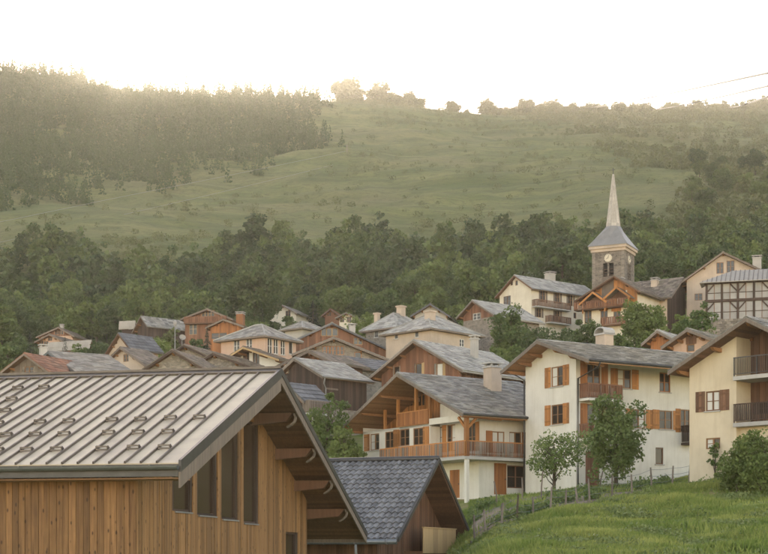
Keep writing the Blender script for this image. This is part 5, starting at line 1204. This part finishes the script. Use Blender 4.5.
for i, (px, D, ty, w, mt, lb) in enumerate([(20, 240, 335, 6, 'leaf_dark', 'dark bushy tree at far left above the orange-red tile roof'), (8, 230, 342, 5, 'leaf', 'low tree at the left edge above the tile roof'), (100, 240, 338, 5, 'leaf_dark', 'dark tree left of the blue slate roof'), (158, 215, 332, 5, 'leaf_bright', 'light green tree right of the blue slate roof'), (170, 225, 324, 4.5, 'scrub', 'pale green tree beside the street lamp'), (201, 200, 336, 5, 'leaf_dark', 'dark tree in front of the red-brown chalet'), (252, 262, 313, 6, 'leaf', 'green tree behind the pink hipped house'), (258, 330, 309, 5, 'leaf_dark', 'dark bush left of the small cream house'), (303, 335, 306, 6, 'leaf', 'tree right of the small cream house'), (365, 262, 308, 9, 'leaf_bright', 'light green round tree behind the grey hipped roof'), (385, 280, 306, 8, 'scrub', 'pale tree left of the dark slate gable'), (82, 250, 345, 4, 'leaf', 'bush beside the pale tin roof'), (456, 250, 305, 6, 'leaf', 'green tree behind the boarded stone house'), (271, 296, 316, 4.5, 'leaf_dark', 'dark bush covering the lower left of the small cream house'), (289, 298, 317, 4.5, 'leaf', 'green bush covering the lower right of the small cream house')]):
    grown('tree', lb, 'tree', px, D, ty, w, 36, .5, 300 + i, mt, z0=.0, shape=.5, nl=60, dz=-.3)
for i, (px, D, ty, s, lb) in enumerate([(313, 300, 300, 1.5, 'broad dark conifer standing alone between small cream house and red house'), (65, 235, 337, 1.0, 'small dark conifer in front of the pale tin shed'), (207, 196, 330, .8, 'slim conifer before the orange chalet'), (30, 225, 331, .8, 'slim dark conifer left of the pink gabled house'), (262, 285, 304, .9, 'slim conifer behind the pink hipped roof')]):
    p = ground_pt(px, D, -.3); c, h0 = CON[i % 3]; k = ((HY - ty) / FPX * D - p.z) / h0
    put_tree('conifer', lb, 'tree', p, c, CTR, (k * s, k * s, k))

# ------------------------------------------------------------------ garden and meadow
def garden_line(t): return 470 + 222 * t, 70.5 + 17 * t ** 1.1          # image x, distance along the fence
def garden():
    V, Fc = [], []; nx, ny = 70, 26
    for j in range(ny + 1):
        for i in range(nx + 1):
            t = i / nx * .92; px, D = garden_line(t); far = 15.5 - 7.5 * t
            d = D + .3 + far * j / ny; x = (px - CX) / FPX * d
            V.append((x, d, tz(x, d) + (.075 if 0 < j < ny and 0 < i < nx else -.1)))
    for j in range(ny):
        for i in range(nx): a = j * (nx + 1) + i; Fc.append((a, a + 1, a + nx + 2, a + nx + 1))
    me = bpy.data.meshes.new('garden_bed'); me.from_pydata(V, [], Fc); me.materials.append(M['soil']); a = me.attributes.new('tint', 'FLOAT', 'FACE'); a.data.foreach_set('value', [.5] * len(Fc)); me.update()
    tag(link_mesh('garden_bed', me), 'bare earth garden bed below the chalet', kind='structure')
    rng = np.random.default_rng(21); P, T = [], []
    for row in range(6):
        for i in range(150):
            t = rng.uniform(.0, .9); px, D = garden_line(t); far = 15.5 - 7.5 * t; d = D + .8 + far * (row + .5) / 6 * (1 if row else .7) + rng.normal() * .25; x = (px - CX) / FPX * d
            if noise.noise((x * .22, d * .22, 40 + row)) < .06: continue
            z = tz(x, d); r = rng.uniform(.18, .5) * (1.3 if row == 1 else 1); m_ = 34
            q = rng.normal(size=(m_, 3)); q /= np.linalg.norm(q, axis=1)[:, None]; q *= (rng.uniform(.2, 1, m_) ** .5)[:, None] * np.array([r, r, r * .9]); q[:, 2] += r * .5
            P.append(rot_quads(q + np.array([x, d, z]), .17, rng)); T.append(np.clip(rng.uniform(.0, .9) + rng.normal(size=m_) * .15, 0, 1))
    tag(link_mesh('garden_plants', np_quads('garden_plants', np.concatenate(P), np.concatenate(T), 'veg')), 'rows of leafy vegetables and weeds in the garden', 'plants', kind='stuff')
    # fence: posts and wires
    f = empty('garden_fence', ground_pt(560, 77)); tag(f, 'rough wooden post and wire fence along the garden edge', 'fence'); o = f.location; tops = []
    for i, t in enumerate((.02, .07, .14, .145, .21, .285, .36, .43, .485, .54, .64, .73, .82, .91, .985)):
        px, D = garden_line(t); p = ground_pt(px, D) - o; hh = random.uniform(.95, 1.35); lx, ly = random.uniform(-.12, .12), random.uniform(-.1, .1)
        m = MB(); m.tube([p + Vector((0, 0, -.3)), p + Vector((lx * .5, ly * .5, hh * .5)), p + Vector((lx, ly, hh))], [.06, .055, .045], 6); m.build('post', random.choice(('post_wood', 'bark', 'post_wood')), f); tops.append((p, Vector((lx, ly, hh))))
    for k in (.35, .62, .9):
        m = MB()
        for (p, a), (q, b) in zip(tops, tops[1:]): m.tube([p + a * k, (p + a * k + q + b * k) / 2 - Vector((0, 0, .04)), q + b * k], .009, 4)
        m.build('wire', 'metal_grey', f)
    for i, (px, D, hh, lb) in enumerate(((496, 82, 1.5, 'pale stake standing in the garden nearest the chalet door'), (522, 84, 1.4, 'pale stake in the middle of the garden before the fruit tree'), (541, 83, 1.7, 'tall pale stake leaning beside the fruit tree trunk'), (600, 96, 1.3, 'short pale stake under the dense dark tree'))):
        p = ground_pt(px, D); m = MB(); m.tube([(0, 0, -.3), (.03, 0, hh * .5), (.10 * (i - 1), 0, hh)], [.05, .045, .04], 6); s = m.build('stake', 'wood_grey'); s.location = p; tag(s, lb, 'stake')
    # rubble along the fence foot: stones
    m = MB(); rr = random.Random(4)
    for i in range(160):
        t = rr.uniform(0, .95); px, D = garden_line(t); d = D + rr.uniform(-.35, .5); x = (px - CX) / FPX * d; z = tz(x, d); s = rr.uniform(.05, .16)
        m.hexa([(x + sx * s * rr.uniform(.7, 1.2), d + sy * s * rr.uniform(.7, 1.2), z + sz) for sz in (-.05, s * rr.uniform(.7, 1.2)) for sx, sy in ((-1, -1), (1, -1), (1, 1), (-1, 1))])
    tag(m.build('edging_stones', 'rubble'), 'scattered stones along the foot of the garden fence', 'stones', kind='stuff')
garden()

def grass():
    rng = np.random.default_rng(33); N = 70000; px = rng.uniform(440, 850, N * 2); D = 48 + 52 * rng.uniform(0, 1, N * 2) ** 1.0
    P, T = [], []; n = 0
    for a, d in zip(px, D):
        t = (a - 470) / 222
        if 0 <= t <= .93:
            g = garden_line(t)[1]
            if g < d < g + 15 - 7.5 * t and rng.random() < .85: continue
        if d > 93 and a < 470: continue
        if a > 690 and d > 90: continue
        x = (a - CX) / FPX * d; z = tz(x, d)
        if noise.noise((x * .25, d * .4, 11)) < -.18 and rng.random() < .8: continue
        n += 1
        if n > N: break
        k = .6 + 1.7 * max(0, noise.noise((x * .3, d * .3, 17)) + .2); tn = np.clip(.42 + .9 * noise.noise((x * .28, d * .28, 23)) + .35 * noise.noise((x * 1.1, d * 1.1, 29)) + rng.normal() * .18, 0, 1)
        for _ in range(3):
            h_ = rng.uniform(.10, .30) * k; ang = rng.uniform(0, 6.28); w = rng.uniform(.015, .038); ca, sa = math.cos(ang), math.sin(ang); l0 = rng.uniform(.02, .14) * k; bx, by = x + rng.normal() * .07, d + rng.normal() * .07
            P.append([(bx - sa * w, by + ca * w, z - .05), (bx + sa * w, by - ca * w, z - .05), (bx + ca * l0 * .5 + sa * w * .6, by + sa * l0 * .5 - ca * w * .6, z + h_ * .7), (bx + ca * l0, by + sa * l0, z + h_)]); T.append(tn)
    tag(link_mesh('meadow_grass', np_quads('meadow_grass', np.array(P), np.array(T), 'grass_blade')), 'long meadow grass on the slope at lower right', 'grass', kind='stuff')
grass()
def weeds():
    rng = np.random.default_rng(61); P, T = [], []; k = 0
    while k < 1500:
        a, d = rng.uniform(445, 830), rng.uniform(50, 92); t = (a - 470) / 222
        if 0 <= t <= 1 and d > garden_line(t)[1] - .5: continue
        if a > 690 and d > 86: continue
        x = (a - CX) / FPX * d
        if noise.noise((x * .4, d * .4, 71)) < .02: continue
        k += 1; z = tz(x, d); r = rng.uniform(.10, .30); m_ = 16; q = rng.normal(size=(m_, 3)) * np.array([r, r, r * .45]); q[:, 2] = np.abs(q[:, 2]) + .05
        P.append(rot_quads(q + np.array([x, d, z]), .15, rng)); T.append(np.clip(rng.uniform(0, .9) + rng.normal(size=m_) * .15, 0, 1))
    tag(link_mesh('meadow_weeds', np_quads('meadow_weeds', np.concatenate(P), np.concatenate(T), 'veg')), 'broad-leaved weeds scattered through the meadow grass', 'weeds', kind='stuff')
weeds()

# ------------------------------------------------------------------ small things: street lamp, dish, pots, cables
p = ground_pt(175, 172); zt = (HY - 326) / FPX * 172 - p.z; e = empty('street_lamp', p); tag(e, 'pale globe street lamp on a slim pole among left-hand roofs', 'street lamp')
m = MB(); m.tube([(0, 0, -.3), (0, 0, zt)], [.09, .05], 8); m.build('pole', 'zinc', e)
m = MB(); m.tube([(0, 0, zt - .05), (0, 0, zt + .1), (0, 0, zt + .35), (0, 0, zt + .6), (0, 0, zt + .7)], [.06, .17, .22, .17, .05], 10); m.build('globe', 'render_pale', e, smooth=True)
p = at(182, 339, 190); g = tz(p.x, p.y); e = empty('satellite_dish', (p.x, p.y, g)); tag(e, 'pale satellite dish on a mast near the red-brown chalet', 'satellite dish')
m = MB(); m.tube([(0, 0, -.3), (0, 0, p.z - g)], .05, 6); m.build('mast', 'zinc', e)
m = MB(); m.tube([(0, -.05, p.z - g), (.06, -.2, p.z - g + .08), (.12, -.38, p.z - g + .18)], [.06, .30, .42], 14, cap=False); m.build('dish', 'render_pale', e, smooth=True)

def cable(name, lab, pts, r, mat, group=None):
    q = []; P_ = [at(*a) for a in pts]
    for a, b in zip(P_, P_[1:]):
        for i in range(12): t = i / 12; s = a.lerp(b, t); s.z -= 4 * t * (1 - t) * (b - a).length * .0008; q.append(s)
    q.append(P_[-1]); m = MB(); m.tube(q, r, 5); tag(m.build(name, mat), lab, 'cable', group)
cable('power_cable', 'uppermost of three power cables crossing the sky at upper right', [(585, 108, 1230), (768, 73, 240), (1050, 15, 150)], .17, 'black_mark', 'power cables over the ridge')
cable('power_cable', 'middle of three power cables crossing the sky at upper right', [(648, 110, 1230), (768, 86, 240), (1050, 28, 150)], .15, 'black_mark', 'power cables over the ridge')
cable('power_cable', 'lowest of three power cables crossing the sky at upper right', [(728, 107, 1230), (768, 96.5, 240), (1050, 40, 150)], .15, 'black_mark', 'power cables over the ridge')
cable('hillside_cable', 'upper of two pale cables strung across the left hillside', [(346, 151, 845), (110, 199, 600), (-90, 240, 480)], .06, 'zinc', 'cables across the left hillside')
cable('hillside_cable', 'lower of two pale cables strung across the left hillside', [(348, 161, 845), (200, 197, 640), (-90, 262, 480)], .055, 'zinc', 'cables across the left hillside')
a = at(347, 149, 845); g = tz(a.x, a.y); e = empty('utility_pole', (a.x, a.y, g)); tag(e, 'utility pole at the plantation edge carrying the hillside cables', 'pole')
m = MB(); m.tube([(0, 0, -1), (0, 0, max(a.z - g, 4) + .4)], .2, 8); m.build('pole', 'post_wood', e); m = MB(); m.beam((-1, 0, a.z - g - .1), (1, 0, a.z - g - .1), .2, .2); m.build('crossarm', 'post_wood', e)
# flower pots under the chalet terrace
for i, (px, c) in enumerate(((449, 'tile_red'), (452, 'concrete'), (456, 'tile_red'))):
    p = ground_pt(px, 93.2, .02); e = empty('flower_pot', p); tag(e, ['terracotta pot, left of three beneath the chalet terrace', 'grey pot between two terracotta ones beneath chalet terrace', 'terracotta pot, right of three beneath the chalet terrace'][i], 'pot')
    m = MB(); m.tube([(0, 0, 0), (0, 0, .32), (0, 0, .38)], [.15, .22, .24], 10); m.build('pot', c, e)
    rng = np.random.default_rng(i); q = rng.normal(size=(40, 3)) * .13; q[:, 2] += .52; link_mesh('plant', np_quads('plant', rot_quads(q, .14, rng), rng.random(40), 'veg' if i else 'blossom'), e)

# ------------------------------------------------------------------ evening haze
m = MB(); m.box(-2450, 2450, -70, 2950, -7, 480)
hz = m.mesh('haze', 'ground'); hz.materials.clear()
hm = bpy.data.materials.new('haze'); hm.use_nodes = True; t = hm.node_tree; t.nodes.remove(t.nodes['Principled BSDF'])
pv = t.nodes.new('ShaderNodeVolumePrincipled'); pv.inputs['Color'].default_value = (1, .95, .84, 1); pv.inputs['Density'].default_value = .00009; pv.inputs['Anisotropy'].default_value = .6
t.links.new(pv.outputs[0], t.nodes['Material Output'].inputs['Volume']); hz.materials.append(hm)
tag(link_mesh('haze', hz), 'pale warm evening haze filling the valley', kind='stuff')
